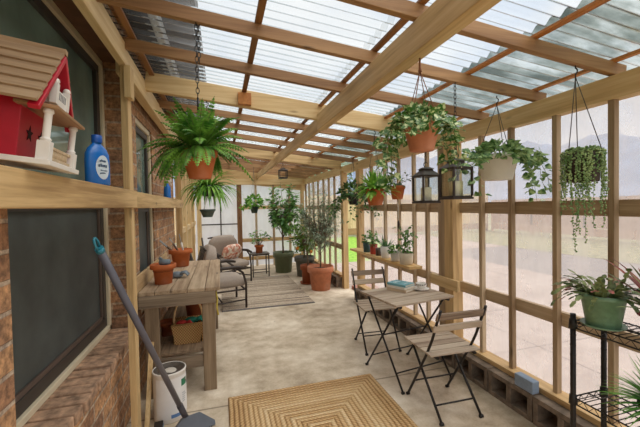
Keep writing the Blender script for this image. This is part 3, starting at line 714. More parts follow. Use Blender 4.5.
# -------- blue bottles on the rail
def bottle(loc, label, rz, sc=1):
    b = thing('detergent_bottle', loc, label, 'bottle', rz=rz); b.scale = (sc, sc, sc)
    B_ = plain('blue_plastic', h('1f6fc4'), .25, .05)
    m = MB().lathe([(0, 0), (.046, 0), (.052, .006), (.052, .12), (.05, .15), (.04, .175), (.024, .195), (.019, .2), (.019, .21)], 28, sy=1.28, sx=.62); m.build('body', B_, b)
    MB().lathe([(.024, .205), (.025, .21), (.025, .238), (.022, .242), (0, .242)], 20, sx=.85).build('cap', plain('blue_cap', h('1c58b0'), .3), b)
    lb_ = MB(); bm = lb_.bm; vs_ = []
    for i in range(24):
        a = 2 * PI * i / 24; y = .038 * math.cos(a); z = .085 + .058 * math.sin(a)
        x = .62 * .052 * math.sqrt(max(0, 1 - (y / (.052 * 1.28)) ** 2)) + .0012
        vs_.append(bm.verts.new((x, y, z)))
    cvt = bm.verts.new((.62 * .052 + .0018, 0, .085))
    for i in range(24): bm.faces.new((cvt, vs_[i], vs_[(i + 1) % 24]))
    l2 = lb_.build('label', plain('label_white', h('cfdbe4'), .5, .08), b)
    m = MB()
    for (z, y0, y1, hh) in ((.115, -.02, .016, .012), (.092, -.026, .022, .016), (.07, -.016, .024, .008), (.056, -.02, .012, .008)):
        k = 5
        for i in range(k):
            ya = y0 + (y1 - y0) * i / k; x = .62 * .052 * math.sqrt(1 - (ya / .0666) ** 2) + .002
            m.box(x, x + .0008, ya, ya + (y1 - y0) / k * .7, z - hh / 2 + rnd(0, .003), z + hh / 2 + rnd(-.003, .002))
    m.build('lettering', plain('label_print', h('2c4a6a'), .6), l2)
    return b
bottle((-.568, 1.9, 1.619), 'blue detergent bottle with white oval label on the rail beside the birdhouse', R(-28), 1.0)
b2 = thing('spray_bottle', (-.567, 4.15, 1.615), 'blue and white spray bottle on the rail by the hanging fern', 'bottle', rz=R(10))
MB().lathe([(0, 0), (.035, 0), (.038, .01), (.036, .12), (.014, .16), (.014, .18)], 20).build('body', plain('blue_plastic', h('1f6fc4'), .25, .05), b2)
MB().box(-.012, .05, -.012, .012, .18, .215).bar((.03, 0, .18), (.045, 0, .14), .01, .008).build('spray_head', WHT, b2, .003)
# -------- small box on the sill
o = MB().box(-.03, .03, -.075, .075, 0, .085).build('sponge_block', plain('blue_grey_sponge', h('8a9bb0'), .8, .1, 40), None, .006); o.location = (2.02, 1.87, .191); tag(o, 'blue grey box standing on the block ledge of the plastic wall', 'box')

# ================================================================== FURNITURE
def slat_mesh(x0, x1, y0, y1, z, t=.014):
    return MB().box(x0, x1, y0, y1, z, z + t)
TX = slatw('x')
# -------- folding bistro table
bt = thing('bistro_table', (1.555, 2.69, 0), 'folding bistro table with grey brown slat top and crossed black legs', 'table', rz=R(8.5))
SL = [-.265 + i * .0885 for i in range(6)]
for y in SL: slat_mesh(-.305, .305, y, y + .083, .69, .018).build('slat', TX, bt, .003)
for s_ in (-1, 1):
    MB().bar((s_ * .25, -.26, .68), (s_ * .25, .26, .68), .02, .018).build('frame_bar', BLK, bt)
    MB().tube([(s_ * .255, -.275, .01), (s_ * .255, .21, .675)], .0085).tube([(s_ * .255 - .012, -.275, .009), (s_ * .255 + .012, -.275, .009)], .011).build('leg', BLK, bt)
    MB().tube([(s_ * .238, .275, .01), (s_ * .238, -.21, .675)], .0085).tube([(s_ * .238 - .012, .275, .009), (s_ * .238 + .012, .275, .009)], .011).build('leg', BLK, bt)
for y, z in ((-.19, .127), (.19, .127)):
    xx = .255 if y < 0 else .238
    MB().tube([(-xx, y, z), (xx, y, z)], .006).build('crossbar', BLK, bt)
MB().tube([(-.25, 0.0, .378), (.25, 0.0, .378)], .006).build('crossbar', BLK, bt)
# -------- folding chairs
def chair():
    t = thing('folding_chair', (0, 0, 0), '', 'chair')
    for i in range(5): slat_mesh(-.2, .2, -.15 + i * .076, -.15 + i * .076 + .066, .445, .014).build('seat_slat', TX, t, .003)
    for s_ in (-1, 1):
        MB().bar((s_ * .15, -.16, .436), (s_ * .15, .2, .436), .02, .014).build('seat_rail', BLK, t)
        x = s_ * .178
        MB().tube([(x, .205, .01), (x, -.07, .44), (x, -.135, .56), (x, -.19, .69), (x, -.235, .79)], .0095).tube([(x - .013, .205, .01), (x + .013, .205, .01)], .012).build('back_leg', BLK, t)
        x = s_ * .158
        MB().tube([(x, -.205, .01), (x, .17, .435)], .0095).tube([(x - .013, -.205, .01), (x + .013, -.205, .01)], .012).build('front_leg', BLK, t)
    MB().tube([(-.178, .11, .158), (.178, .11, .158)], .006).build('crossbar', BLK, t)
    MB().tube([(-.158, -.13, .095), (.158, -.13, .095)], .006).build('crossbar', BLK, t)
    for z, y in ((.735, -.222), (.645, -.186)):
        M = Matrix.Translation((0, y, z)) @ Matrix.Rotation(R(22), 4, 'X')
        MB().box(-.195, .195, .004, .018, -.028, .028, M).build('back_slat', TX, t, .004)
    return t
c1 = chair(); c1.location = (1.555, 2.16, 0); c1.rotation_euler.z = R(-1)
c1['label'] = 'folding slat chair in front of the bistro table, its backrest towards the jute rug'
c2 = copy_tree(c1); c2.location = (1.55, 3.3, 0); c2.rotation_euler.z = R(176)
c2['label'] = 'folding slat chair behind the bistro table, below the plant shelf'
c1['group'] = c2['group'] = 'folding chairs at the bistro table'
# -------- books, cup
TZ = .709
def book(name, loc, rz, w_, d_, t_, cov, label):
    b = thing(name, loc, label, 'book', 'books stacked on the bistro table', rz)
    m = MB().box(-w_ / 2, w_ / 2, -d_ / 2, d_ / 2, 0, .003).box(-w_ / 2, w_ / 2, -d_ / 2, d_ / 2, t_ - .003, t_).box(-w_ / 2, -w_ / 2 + .003, -d_ / 2, d_ / 2, .003, t_ - .003)
    m.build('cover', cov, b); box('pages', plain('book_pages', h('e6ddcd'), .8, .06, 80), -w_ / 2 + .003, w_ / 2 - .004, -d_ / 2 + .004, d_ / 2 - .004, .0032, t_ - .0032, b, 0)
    return b
book('book', (1.575, 2.80, TZ), R(28), .16, .2, .026, plain('book_tan', h('c9b294'), .6, .1), 'tan book at the bottom of the stack on the bistro table')
book('book', (1.572, 2.80, TZ + .0265), R(24), .15, .195, .02, plain('book_cream', h('e2dccf'), .6, .08), 'cream book in the middle of the stack on the bistro table')
b = book('book', (1.575, 2.805, TZ + .047), R(26), .15, .2, .02, plain('book_teal', h('6fa5b0'), .5, .15, 25), 'teal covered book on top of the stack on the bistro table')
m = MB()
for i, (y, l) in enumerate(((.05, .04), (.03, .05), (-.06, .03))): m.box(-l, l, y, y + .009, .0201, .0206)
m.build('title_lines', plain('book_print', h('dfe9ea'), .6), b)
cp = thing('teacup', (1.745, 2.745, TZ + .013), 'white patterned teacup on the saucer on the bistro table', 'cup')
MB().lathe([(0, .003), (.02, 0), (.022, .004), (.038, .03), (.044, .055), (.0415, .055), (.035, .03), (.018, .008), (0, .008)], 28).build('body', WHT, cp)
MB().tube([(.04 + .022 * math.sin(a), 0, .032 + .018 * math.cos(a)) for a in [PI * i / 10 for i in range(11)]], .003).build('handle', WHT, cp)
m = MB()
for i in range(14):
    a = i * .45; m.bar((.0425 * math.cos(a), .0425 * math.sin(a), .038), (.0445 * math.cos(a), .0445 * math.sin(a), .049), .008, .0015, (math.cos(a), math.sin(a), 0))
m.build('pattern_band', plain('cup_pattern', h('6c6a66'), .5), cp)
sc_ = MB().lathe([(0, 0), (.04, 0), (.045, .003), (.078, .013), (.078, .016), (.044, .0065), (0, .0065)], 32).build('saucer', WHT, None); sc_.location = (1.745, 2.745, TZ); tag(sc_, 'white saucer under the teacup on the bistro table', 'saucer')
cp.location.z = TZ + .0068
# -------- armchairs
CU = plain('cushion_taupe', h('a4968a'), .9, .1, 60, bump=.2); 
def puff(mb, x0, x1, y0, y1, z0, z1, M=None, n=6, p=.18):
    # a soft box
    bm = mb.bm; base = len(bm.verts)
    b2 = bmesh.new(); bmesh.ops.create_cube(b2, size=2); bmesh.ops.subdivide_edges(b2, edges=b2.edges[:], cuts=n, use_grid_fill=True)
    for v in b2.verts:
        x, y, z = v.co; f = lambda q, a, b_: q * (1 - p * (max(0, abs(a)) ** 6 * .5 + max(0, abs(b_)) ** 6 * .5) * .35)
        bx2 = 1 - .16 * (x * x * y * y)
        zz = z * (.62 + .38 * (1 - x ** 6) * (1 - y ** 6))
        xx = x * (1 - .06 * abs(z) ** 3 - .03 * y ** 4); yy = y * (1 - .06 * abs(z) ** 3 - .03 * x ** 4)
        v.co = V(((x0 + x1) / 2 + xx * (x1 - x0) / 2, (y0 + y1) / 2 + yy * (y1 - y0) / 2, (z0 + z1) / 2 + zz * (z1 - z0) / 2))
        if M is not None: v.co = M @ v.co
    for f in b2.faces: f.smooth = True
    me = bpy.data.meshes.new('t'); b2.to_mesh(me); b2.free(); bm.from_mesh(me); bpy.data.meshes.remove(me)
    return mb
def armchair():
    t = thing('armchair', (0, 0, 0), '', 'armchair')
    for s_ in (-1, 1):
        MB().tube([(s_ * .33, .34, .0), (s_ * .33, .345, .36), (s_ * .335, .3, .52), (s_ * .34, .2, .6)], .017, 10).build('front_leg', BRZ, t)
        MB().tube([(s_ * .32, -.33, 0), (s_ * .32, -.28, .3), (s_ * .315, -.34, .6), (s_ * .305, -.43, .88)], .017, 10).build('back_leg', BRZ, t)
        MB().tube([(s_ * .345, .34, .585), (s_ * .35, .2, .612), (s_ * .34, -.1, .6), (s_ * .315, -.35, .6)], [.02, .026, .022, .016], 10).build('armrest', BRZ, t)
        MB().tube([(s_ * .33, .34, .12), (s_ * .325, 0, .1), (s_ * .32, -.32, .12)], .011).build('side_rail', BRZ, t)
    m = MB(); m.tube([(-.33, .33, .27), (.33, .33, .27)], .014).tube([(-.32, -.3, .27), (.32, -.3, .27)], .014)
    for x in (-.325, 0, .325): m.tube([(x, -.3, .27), (x, .33, .27)], .012)
    m.build('seat_frame', BRZ, t)
    MB().tube([(-.33, .0, .1), (.33, .0, .1)], .011).build('stretcher', BRZ, t)
    Mb = Matrix.Translation((0, -.31, .46)) @ Matrix.Rotation(R(-16), 4, 'X')
    m = MB(); m.tube([Mb @ V((-.29, -.02, .43)), Mb @ V((0, -.03, .45)), Mb @ V((.29, -.02, .43))], .015)
    for k in range(5): m.tube([Mb @ V((-.22 + .11 * k, -.02, .0)), Mb @ V((-.22 + .11 * k, -.02, .44))], .007)
    m.build('back_frame', BRZ, t)
    puff(MB(), -.305, .305, -.29, .35, .285, .46).build('seat_cushion', CU, t)
    puff(MB(), -.295, .295, 0, .16, -.03, .5, Mb).build('back_cushion', CU, t)
    return t
def face(o, x, y, fx, fy): o.location = (x, y, 0.0); o.rotation_euler.z = math.atan2(-fx, fy)
a1 = armchair(); face(a1, .1, 7.08, .5, -.87); a1.location.z = .011
a1['label'] = 'taupe cushioned armchair with dark metal frame and floral pillow near the far window'
a2 = copy_tree(a1); face(a2, -.06, 5.42, .98, .17); a2.location.z = .011
a2['label'] = 'taupe cushioned armchair right behind the potting bench, facing the striped rug'
a1['group'] = a2['group'] = 'cushioned armchairs around the striped rug'
m, ntp = newmat('floral_cloth'); cp_ = coords(ntp, (22, 22, 22)); vo = nd(ntp, 'ShaderNodeTexVoronoi'); vo.inputs['Scale'].default_value = 1; lk(ntp, cp_, vo.inputs['Vector'])
hs = nd(ntp, 'ShaderNodeSeparateColor'); lk(ntp, vo.outputs['Color'], hs.inputs[0])
finish(ntp, ramp(ntp, hs.outputs[0], [(.0, h('d9a48c')), (.3, h('c46a52')), (.5, h('ead9c6')), (.72, h('b9806a')), (.9, h('f0e4d4'))]), .9)
pl = puff(MB(), -.21, .21, -.06, .06, -.15, .15, Matrix.Rotation(R(-24), 4, 'X')).build('throw_pillow', m, None)
pl.location = (.2, 6.99, .62); pl.rotation_euler.z = a1.rotation_euler.z + R(14); tag(pl, 'red and cream floral throw pillow on the far armchair', 'pillow')
# -------- side table
st = thing('side_table', (.79, 7.5, 0), 'small dark metal side table carrying a potted citrus seedling', 'side table', rz=R(4))
box('top', plain('slate_top', h('6a6058'), .5, .2), -.19, .19, -.17, .17, .48, .5, st, .004)
MB().box(-.18, .18, -.16, .16, .455, .479).build('apron', BRZ, st)
for sx in (-1, 1):
    for sy in (-1, 1): MB().tube([(sx * .17, sy * .15, .0), (sx * .17, sy * .15, .46)], .013).build('leg', BRZ, st)
MB().tube([(-.17, -.15, .1), (.17, -.15, .1)], .008).tube([(-.17, .15, .1), (.17, .15, .1)], .008).build('stretcher', BRZ, st)
# -------- wall shelf
sh = box('plant_shelf', wood('shelf', 'y', h('b08048'), h('d9b274'), h('ecd0a0')), 1.9, 2.06, 3.2, 4.93, .80, .83, None, .003); tag(sh, 'light wood plank shelf along the plastic wall carrying a row of small pots', 'shelf')
# -------- wire rack
wr_ = thing('wire_rack', (1.77, .9, 0), 'black wire shelving rack in the corner by the plastic wall', 'rack')
for x in (-.105, .105):
    for y in (-.38, .37):
        m = MB().tube([(x, y, 0), (x, y, .94)], .0125, 14)
        for k in range(18): m.lathe([(.0127, 0), (.0135, .004), (.0127, .008)], 14, (x, y, .03 + k * .05))
        m.build('post', BLK, wr_)
for z in (.52, .9):
    s_ = MB(); x0, x1, y0, y1 = -.105, .105, -.38, .37
    for zz in (z, z - .03):
        s_.tube([(x0, y0, zz), (x1, y0, zz), (x1, y1, zz), (x0, y1, zz)], .0035, 6, closed=True)
    n_ = 26
    for i in range(n_ + 1):
        y = y0 + (y1 - y0) * i / n_; s_.tube([(x0, y, z + .004), (x1, y, z + .004)], .0022, 6)
    for x in (x0, x1): 
        pts = [(x, y0 + (y1 - y0) * i / 30, z - (.03 if i % 2 else 0)) for i in range(31)]; s_.tube(pts, .002, 5)
    for y in (y0, y1):
        pts = [(x0 + (x1 - x0) * i / 8, y, z - (.03 if i % 2 else 0)) for i in range(9)]; s_.tube(pts, .002, 5)
    s_.tube([(0, y0, z), (0, y1, z)], .003, 6)
    sf = s_.build('wire_shelf', BLK, wr_)
    m = MB()
    for x in (x0, x1):
        for y in (y0, y1): MB().lathe([(.0135, -.035), (.019, -.033), (.016, .012), (.0135, .014)], 16, (x, y, z)).build('collar', BLK, sf)

# ================================================================== PLANTS
G_FERN = leafmat('fern_green', h('3b7026'), h('86b84a'), .5, 14)
G_FERN2 = leafmat('fern_bright', h('3f7a25'), h('93c24f'), .5, 16)
G_TREE = leafmat('citrus_leaf', h('45753a'), h('8dbb69'), .4, 9)
G_OLIVE = leafmat('olive_leaf', h('71846a'), h('bcc8b0'), .5, 12)
G_POTHOS = leafmat('pothos_leaf', h('47752f'), h('d3dba0'), .4, 60, .25, (.5, .6))
G_IVY = leafmat('ivy_leaf', h('3f6c36'), h('b3cd8c'), .45, 34)
G_PEARL = leafmat('pearl_bead', h('6e9456'), h('b9d192'), .4, 25, .15)
G_ALOE = leafmat('aloe_leaf', h('3d6a3f'), h('7fa878'), .45, 30, .1)
G_SMALL = leafmat('small_leaf', h('325a2a'), h('7aa650'), .5, 25)
G_CACT = leafmat('cactus_leaf', h('4a5c36'), h('929c66'), .5, 18, .1)
G_RED = leafmat('red_leaf', h('6a3a35'), h('a5584c'), .5, 16, .1)
G_GRASS = leafmat('grass_blade', h('3f7a2a'), h('8fc45a'), .45, 10)
BARK = plain('bark', h('7d6a56'), .9, .3, 30); STEM = plain('green_stem', h('66783f'), .7, .2)
WIRE = plain('hanger_wire', h('4a4038'), .5, .1, metal=.4); CORD = plain('hanger_plastic', h('8a5a3c'), .6)
def hanger(parent, rim_r, rim_z, top_z, n=3, mat=WIRE, r=.0022, a0=.4, hook=True, hx=0, hy=0):
    for k in range(n):
        a = a0 + 2 * PI * k / n
        MB().tube([(rim_r * math.cos(a), rim_r * math.sin(a), rim_z), (hx, hy, top_z - .06)], r, 6).build('hanger_strand', mat, parent)
    if hook:
        MB().tube([(hx, hy, top_z - .065), (hx, hy, top_z - .045), (hx + .012, hy, top_z - .035), (hx + .014, hy, top_z - .02), (hx, hy, top_z - .012), (hx, hy, top_z + .003)], .0035, 8).build('hook', BLK, parent)
def chain(parent, z0, z1, name='chain', mat=BLK, x=0, y=0, L=.034):
    m = MB(); n = max(1, int((z1 - z0) / (L * .78))); st = (z1 - z0) / n
    for i in range(n):
        c = z0 + st * (i + .5); ax = i % 2; pts = []
        for k in range(10):
            a = 2 * PI * k / 10; q = .008 * math.cos(a); zz = c + st * .62 * math.sin(a)
            pts.append((x + q, y, zz) if ax else (x, y + q, zz))
        m.tube(pts, .0021, 5, closed=True)
    return m.build(name, mat, parent)
def fern(parent, z, n, Lr, mat, w=.1, up_=(.2, 1.2), grav=1.5, dens=16, name='fronds', rx=.03):
    m = MB(); st = MB()
    for i in range(n):
        a = rnd(0, 2 * PI); e = rnd(*up_); L = rnd(*Lr)
        d = V((math.cos(a) * math.cos(e), math.sin(a) * math.cos(e), math.sin(e))); p = V((rx * math.cos(a), rx * math.sin(a), z))
        pts = [p.copy()]; ds = [d.copy()]; g = grav * rnd(.75, 1.25)
        for k in range(dens):
            d = (d + V((0, 0, -1)) * g / dens).normalized(); p = p + d * (L / dens); pts.append(p.copy()); ds.append(d.copy())
        st.tube(pts, .0014, 4)
        for k in range(2, dens + 1):
            t = k / dens; wl = w * (math.sin(PI * min(1, .12 + t * .9)) ** .7) * rnd(.8, 1.1) * (L / Lr[1])
            sdv = ds[k].cross(V((0, 0, 1)))
            sdv = sdv.normalized() if sdv.length > .05 else V((-math.sin(a), math.cos(a), 0))
            upv = sdv.cross(ds[k])
            for s_ in (-1, 1):
                m.leaf(pts[k], sdv * s_ + ds[k] * .35 + V((0, 0, -.15)), upv, wl * .6, L / dens * 1.05, .25, .12, .6)
    m.build(name, mat, parent); st.build('stems', STEM, parent)
def vine(m, st, p, d, n, L, leafL, leafW, grav=1.2, wig=.5):
    p = V(p); d = V(d).normalized(); pts = [p.copy()]
    for k in range(n):
        d = (d + V((rnd(-wig, wig), rnd(-wig, wig), rnd(-wig, wig) * .5 - grav / 3)) * .4).normalized(); p = p + d * (L / n); pts.append(p.copy())
        o = V((rnd(-1, 1), rnd(-1, 1), rnd(-.3, .6))).normalized(); q = p + o * leafL * .35
        s = rnd(.7, 1.15); m.leaf(q, o + V((0, 0, -.55)), V((rnd(-.5, .5), rnd(-.9, .1), rnd(.2, 1))), leafL * s, leafW * s, .2, .15, .6)
    if st is not None: st.tube(pts, .0016, 4)
def mound(m, c, rr, n, leafL, leafW, zs=.6, up_=.35):
    for i in range(n):
        o = rdir(-.2, 1); q = V(c) + V((o.x * rr, o.y * rr, o.z * rr * zs)) * rnd(.55, 1.05); s = rnd(.7, 1.2)
        m.leaf(q, o + V((rnd(-.5, .5), rnd(-.5, .5), rnd(-.4, .2))), o * .5 + V((0, 0, up_)) + rdir() * .35, leafL * s, leafW * s, .25, .15, .62)

# -------- large fern on a chain
t = thing('hanging_fern', (-.098, 1.88, 1.65), 'big feathery fern in an orange terracotta pot hanging on a black chain', 'hanging plant', 'hanging plants')
plain_pot(MB(), .084, .056, .145, lip=.03).build('pot', TC1, t); soil(t, .075, .12)
fern(t, .145, 115, (.15, .285), G_FERN, .07, (.3, 1.5), 1.45, 15)
fern(t, .145, 26, (.2, .29), G_FERN, .07, (.0, .4), 1.9, 14, 'drooping_fronds', .06)
ztop = rz_(-.098) - 1.65
MB().tube([(0, 0, ztop - .38), (0, 0, .34)], .005, 8).build('hook_rod', BLK, t)
for k in range(3):
    a = k * 2.1; MB().tube([(.08 * math.cos(a), .08 * math.sin(a), .14), (0, 0, .35)], .002, 5).build('hanger_strand', WIRE, t)
chain(t, ztop - .385, ztop + .07); chain(t, ztop - .2, ztop + .07, x=.012, y=.004)
# -------- second hanging fern
t = thing('hanging_fern', (-.09, 3.05, 1.595), 'broad leaved hanging plant in a dark pot behind the big feathery fern', 'hanging plant', 'hanging plants')
plain_pot(MB(), .07, .05, .09, lip=.02).build('pot', plain('dark_green_pot', h('35453c'), .5), t); soil(t, .06, .075)
m = MB()
for i in range(120):
    a = rnd(0, 2 * PI); e = rnd(-.1, 1.3); m.blade((.02 * math.cos(a), .02 * math.sin(a), .08), (math.cos(a) * math.cos(e), math.sin(a) * math.cos(e), math.sin(e)), rnd(.17, .32), rnd(.016, .026), rnd(1.2, 2.2), 6)
m.build('leaves', G_FERN2, t); hanger(t, .068, .09, rz_(-.09) - .05 - 1.595)
# -------- small bowl hanging below
t = thing('hanging_bowl', (-.105, 3.03, 1.42), 'small empty grey green hanging bowl below the broad leaved hanging plant', 'hanging pot')
plain_pot(MB(), .058, .04, .066, lip=.015).build('bowl', plain('slate_green_pot', h('4a5a55'), .5), t)
for k in range(3): MB().tube([(.055 * math.cos(k * 2.1), .055 * math.sin(k * 2.1), .064), (.013 + .035 * math.cos(k * 2.1), .02 + .035 * math.sin(k * 2.1), .1745)], .0022, 5).build('hanger_strand', WHT, t)
# -------- pothos
t = thing('hanging_pothos', (.95, 1.47, 1.755), 'variegated trailing pothos in a terracotta pot hanging from the middle ceiling beam', 'hanging plant', 'hanging plants')
plain_pot(MB(), .086, .058, .15, lip=.03).build('pot', TC2, t); soil(t, .076, .125)
m = MB(); st_ = MB(); mound(m, (0, 0, .135), .115, 190, .05, .042, .5)
for i in range(16):
    a = rnd(0, 2 * PI); vine(m, st_, (.08 * math.cos(a), .08 * math.sin(a), .145), (math.cos(a), math.sin(a), .3), 9, rnd(.1, .2), .048, .04, 1.5, .4)
for (x, y, L, n) in ((-.1, .03, .34, 22), (-.12, -.02, .3, 20), (-.11, .0, .38, 26), (-.1, .05, .24, 16), (.1, -.03, .24, 16), (.12, .0, .3, 20), (.11, .03, .26, 18), (.1, .0, .22, 16)):
    vine(m, st_, (x * .8, y, .14), (x * 4, y * 3, .1), n, L, .048, .04, 2.2, .35)
m.build('leaves', G_POTHOS, t); st_.build('vines', STEM, t)
for k in range(4): MB().tube([(.084 * math.cos(.5 + k * PI / 2), .084 * math.sin(.5 + k * PI / 2), .145), (-.03, -.04, .37)], .0022, 6).build('hanger_strand', CORD, t)
MB().tube([(-.03, -.04, .365), (-.03, -.04, .385), (-.03, -.04, .432)], [.009, .006, .004], 8).build('hook', CORD, t)
# -------- ivy
t = thing('hanging_ivy', (1.84, 1.93, 1.65), 'green ivy spilling from a white pot hanging by the plastic wall', 'hanging plant', 'hanging plants')
plain_pot(MB(), .128, .095, .17, lip=.03).build('pot', plain('ivory_pot', h('ddd8cd'), .45, .05), t); soil(t, .115, .14)
m = MB(); st_ = MB(); mound(m, (0, 0, .15), .16, 230, .055, .05, .6)
for i in range(9):
    a = rnd(0, 2 * PI); vine(m, st_, (.11 * math.cos(a), .11 * math.sin(a), .165), (math.cos(a), math.sin(a), .4), 9, rnd(.12, .24), .055, .052, 1.2)
for (x, y, L, n) in ((.16, -.02, .4, 20), (.2, -.05, .34, 17), (.15, .0, .44, 20), (.17, -.08, .3, 15), (-.14, -.02, .36, 18), (-.16, .02, .28, 14), (-.12, -.06, .42, 18), (.02, -.14, .22, 10)):
    vine(m, st_, (x * .75, y, .16), (x * 6, y * 4, .35), n, L, .056, .054, 1.1, .5)
m.build('leaves', G_IVY, t); st_.build('vines', STEM, t); hanger(t, .126, .165, rz_(1.84) - 1.65)
# -------- string of pearls
t = thing('hanging_pearls', (1.9, 1.395, 1.6), 'string of pearls trailing from a dark brown pot in front of the plastic wall', 'hanging plant', 'hanging plants')
plain_pot(MB(), .08, .074, .155).build('pot', plain('dark_brown_pot', h('4b3b34'), .7, .2), t); soil(t, .08, .145)
m = MB(); st_ = MB()
def bead_strand(x, y, L, ph):
    p = V((x, y, .165)); o = V((x, y, 0)).normalized(); pts = [p.copy()]; q = p + o * .022 + V((0, 0, .008)); pts.append(q.copy())
    n = int(L / .0125)
    for k in range(n):
        q = q + V((rnd(-.0022, .0022) + .0007 * math.sin(k * .3 + ph), rnd(-.0022, .0022), -.0125)); pts.append(q.copy())
        b = q + rdir() * .006; m.ball(b, rnd(.0042, .0062), 1)
    st_.tube(pts, .0009, 4)
for i in range(54):
    a = rnd(0, 2 * PI); side = math.cos(a)
    L = rnd(.06, .16)
    if side < -.35: L = rnd(.14, .4)
    elif side > .3: L = rnd(.1, .3)
    bead_strand(.07 * math.cos(a), .07 * math.sin(a), L, rnd(0, 6))
for (a, L) in ((PI + .3, .56), (PI + .75, .5), (PI + .5, .46), (PI, .48), (PI + 1.1, .42), (4.95, .35), (5.6, .42), (5.9, .34)): bead_strand(.072 * math.cos(a), .072 * math.sin(a), L, rnd(0, 6))
for i in range(260):
    a = rnd(0, 2 * PI); rr = .076 * math.sqrt(rnd(0, 1)); m.ball((rr * math.cos(a), rr * math.sin(a), .165 + rnd(-.005, .02)), rnd(.005, .007), 1)
m.build('beads', G_PEARL, t); st_.build('strings', STEM, t); hanger(t, .084, .165, rz_(1.9) - 1.6 + .005, 3, WIRE, .0024, .9, True, -.05, 0)
# -------- fern and little plant by the beam
t = thing('hanging_fern', (1.455, 3.06, 1.49), 'bright green bushy fern in a terracotta pot hanging above the bistro table', 'hanging plant', 'hanging plants')
plain_pot(MB(), .095, .065, .16, lip=.035).build('pot', TC1, t); soil(t, .085, .13)
m = MB()
for i in range(170):
    a = rnd(0, 2 * PI); e = rnd(.1, 1.4); m.blade((.03 * math.cos(a), .03 * math.sin(a), .14), (math.cos(a) * math.cos(e), math.sin(a) * math.cos(e), math.sin(e)), rnd(.12, .24), rnd(.034, .052), rnd(.3, 1.3), 6)
m.build('leaves', leafmat('bright_frond', h('5b9a34'), h('abd463'), .5, 16), t); hanger(t, .093, .155, rz_(1.455) - .05 - 1.49)
t = thing('hanging_plant', (1.695, 3.06, 1.545), 'small sparse plant in a little terracotta pot hanging beside the bushy fern', 'hanging plant', 'hanging plants')
plain_pot(MB(), .072, .052, .135, lip=.03).build('pot', TC1, t); soil(t, .064, .11)
m = MB(); st_ = MB()
for i in range(11):
    a = rnd(0, 2 * PI); vine(m, st_, (.03 * math.cos(a), .03 * math.sin(a), .12), (math.cos(a) * .6, math.sin(a) * .6, 1.1), 8, rnd(.12, .24), .045, .022, .9)
m.build('leaves', leafmat('dusky_leaf', h('46553a'), h('8a9a70'), .5, 20), t); st_.build('stems', STEM, t); hanger(t, .07, .13, rz_(1.695) - .05 - 1.545)
t = thing('hanging_weight', (1.67, 3.0, 1.268), 'white cord with a dark weight hanging below the little terracotta pot', 'cord')
MB().tube([(0, 0, .06), (.005, .01, .2), (.02, .06, .282)], .003, 6).build('cord', WHT, t); MB().lathe([(0, -.01), (.01, 0), (.013, .03), (.008, .065), (0, .07)], 14).build('weight', BRZ, t)
# -------- dark trailing plant by the doorway
t = thing('hanging_plant', (1.88, 4.695, 1.5), 'dark trailing plant in a black pot hanging beside the open doorway', 'hanging plant', 'hanging plants')
plain_pot(MB(), .085, .06, .14, lip=.02).build('pot', BLK, t); soil(t, .076, .115)
m = MB(); st_ = MB(); mound(m, (0, 0, .16), .2, 190, .07, .04, .8)
for i in range(26):
    a = rnd(0, 2 * PI); vine(m, st_, (.08 * math.cos(a), .08 * math.sin(a), .13), (math.cos(a) * 1.2, math.sin(a), .5), 14, rnd(.3, .55), .06, .035, 1.5)
m.build('leaves', leafmat('dark_leaf', h('24401f'), h('5d8540'), .5, 14), t); st_.build('vines', STEM, t); hanger(t, .082, .135, rz_(1.88) - 1.5)
# -------- green hanging plant at far end
t = thing('hanging_plant', (.7, 7.48, 1.36), 'bright green hanging plant in front of the far plastic wall', 'hanging plant', 'hanging plants')
plain_pot(MB(), .09, .06, .14, lip=.02).build('pot', plain('dark_green_pot', h('35453c'), .5), t); soil(t, .08, .115)
m = MB(); st_ = MB(); mound(m, (0, 0, .2), .17, 200, .08, .055, 1.1)
for i in range(9):
    a = rnd(0, 2 * PI); vine(m, st_, (.08 * math.cos(a), .08 * math.sin(a), .14), (math.cos(a) * .6, math.sin(a) * .6, .5), 9, rnd(.15, .25), .07, .05, 1.2)
m.build('leaves', G_FERN2, t); st_.build('vines', STEM, t); hanger(t, .088, .135, rz_(.7) - 1.36)

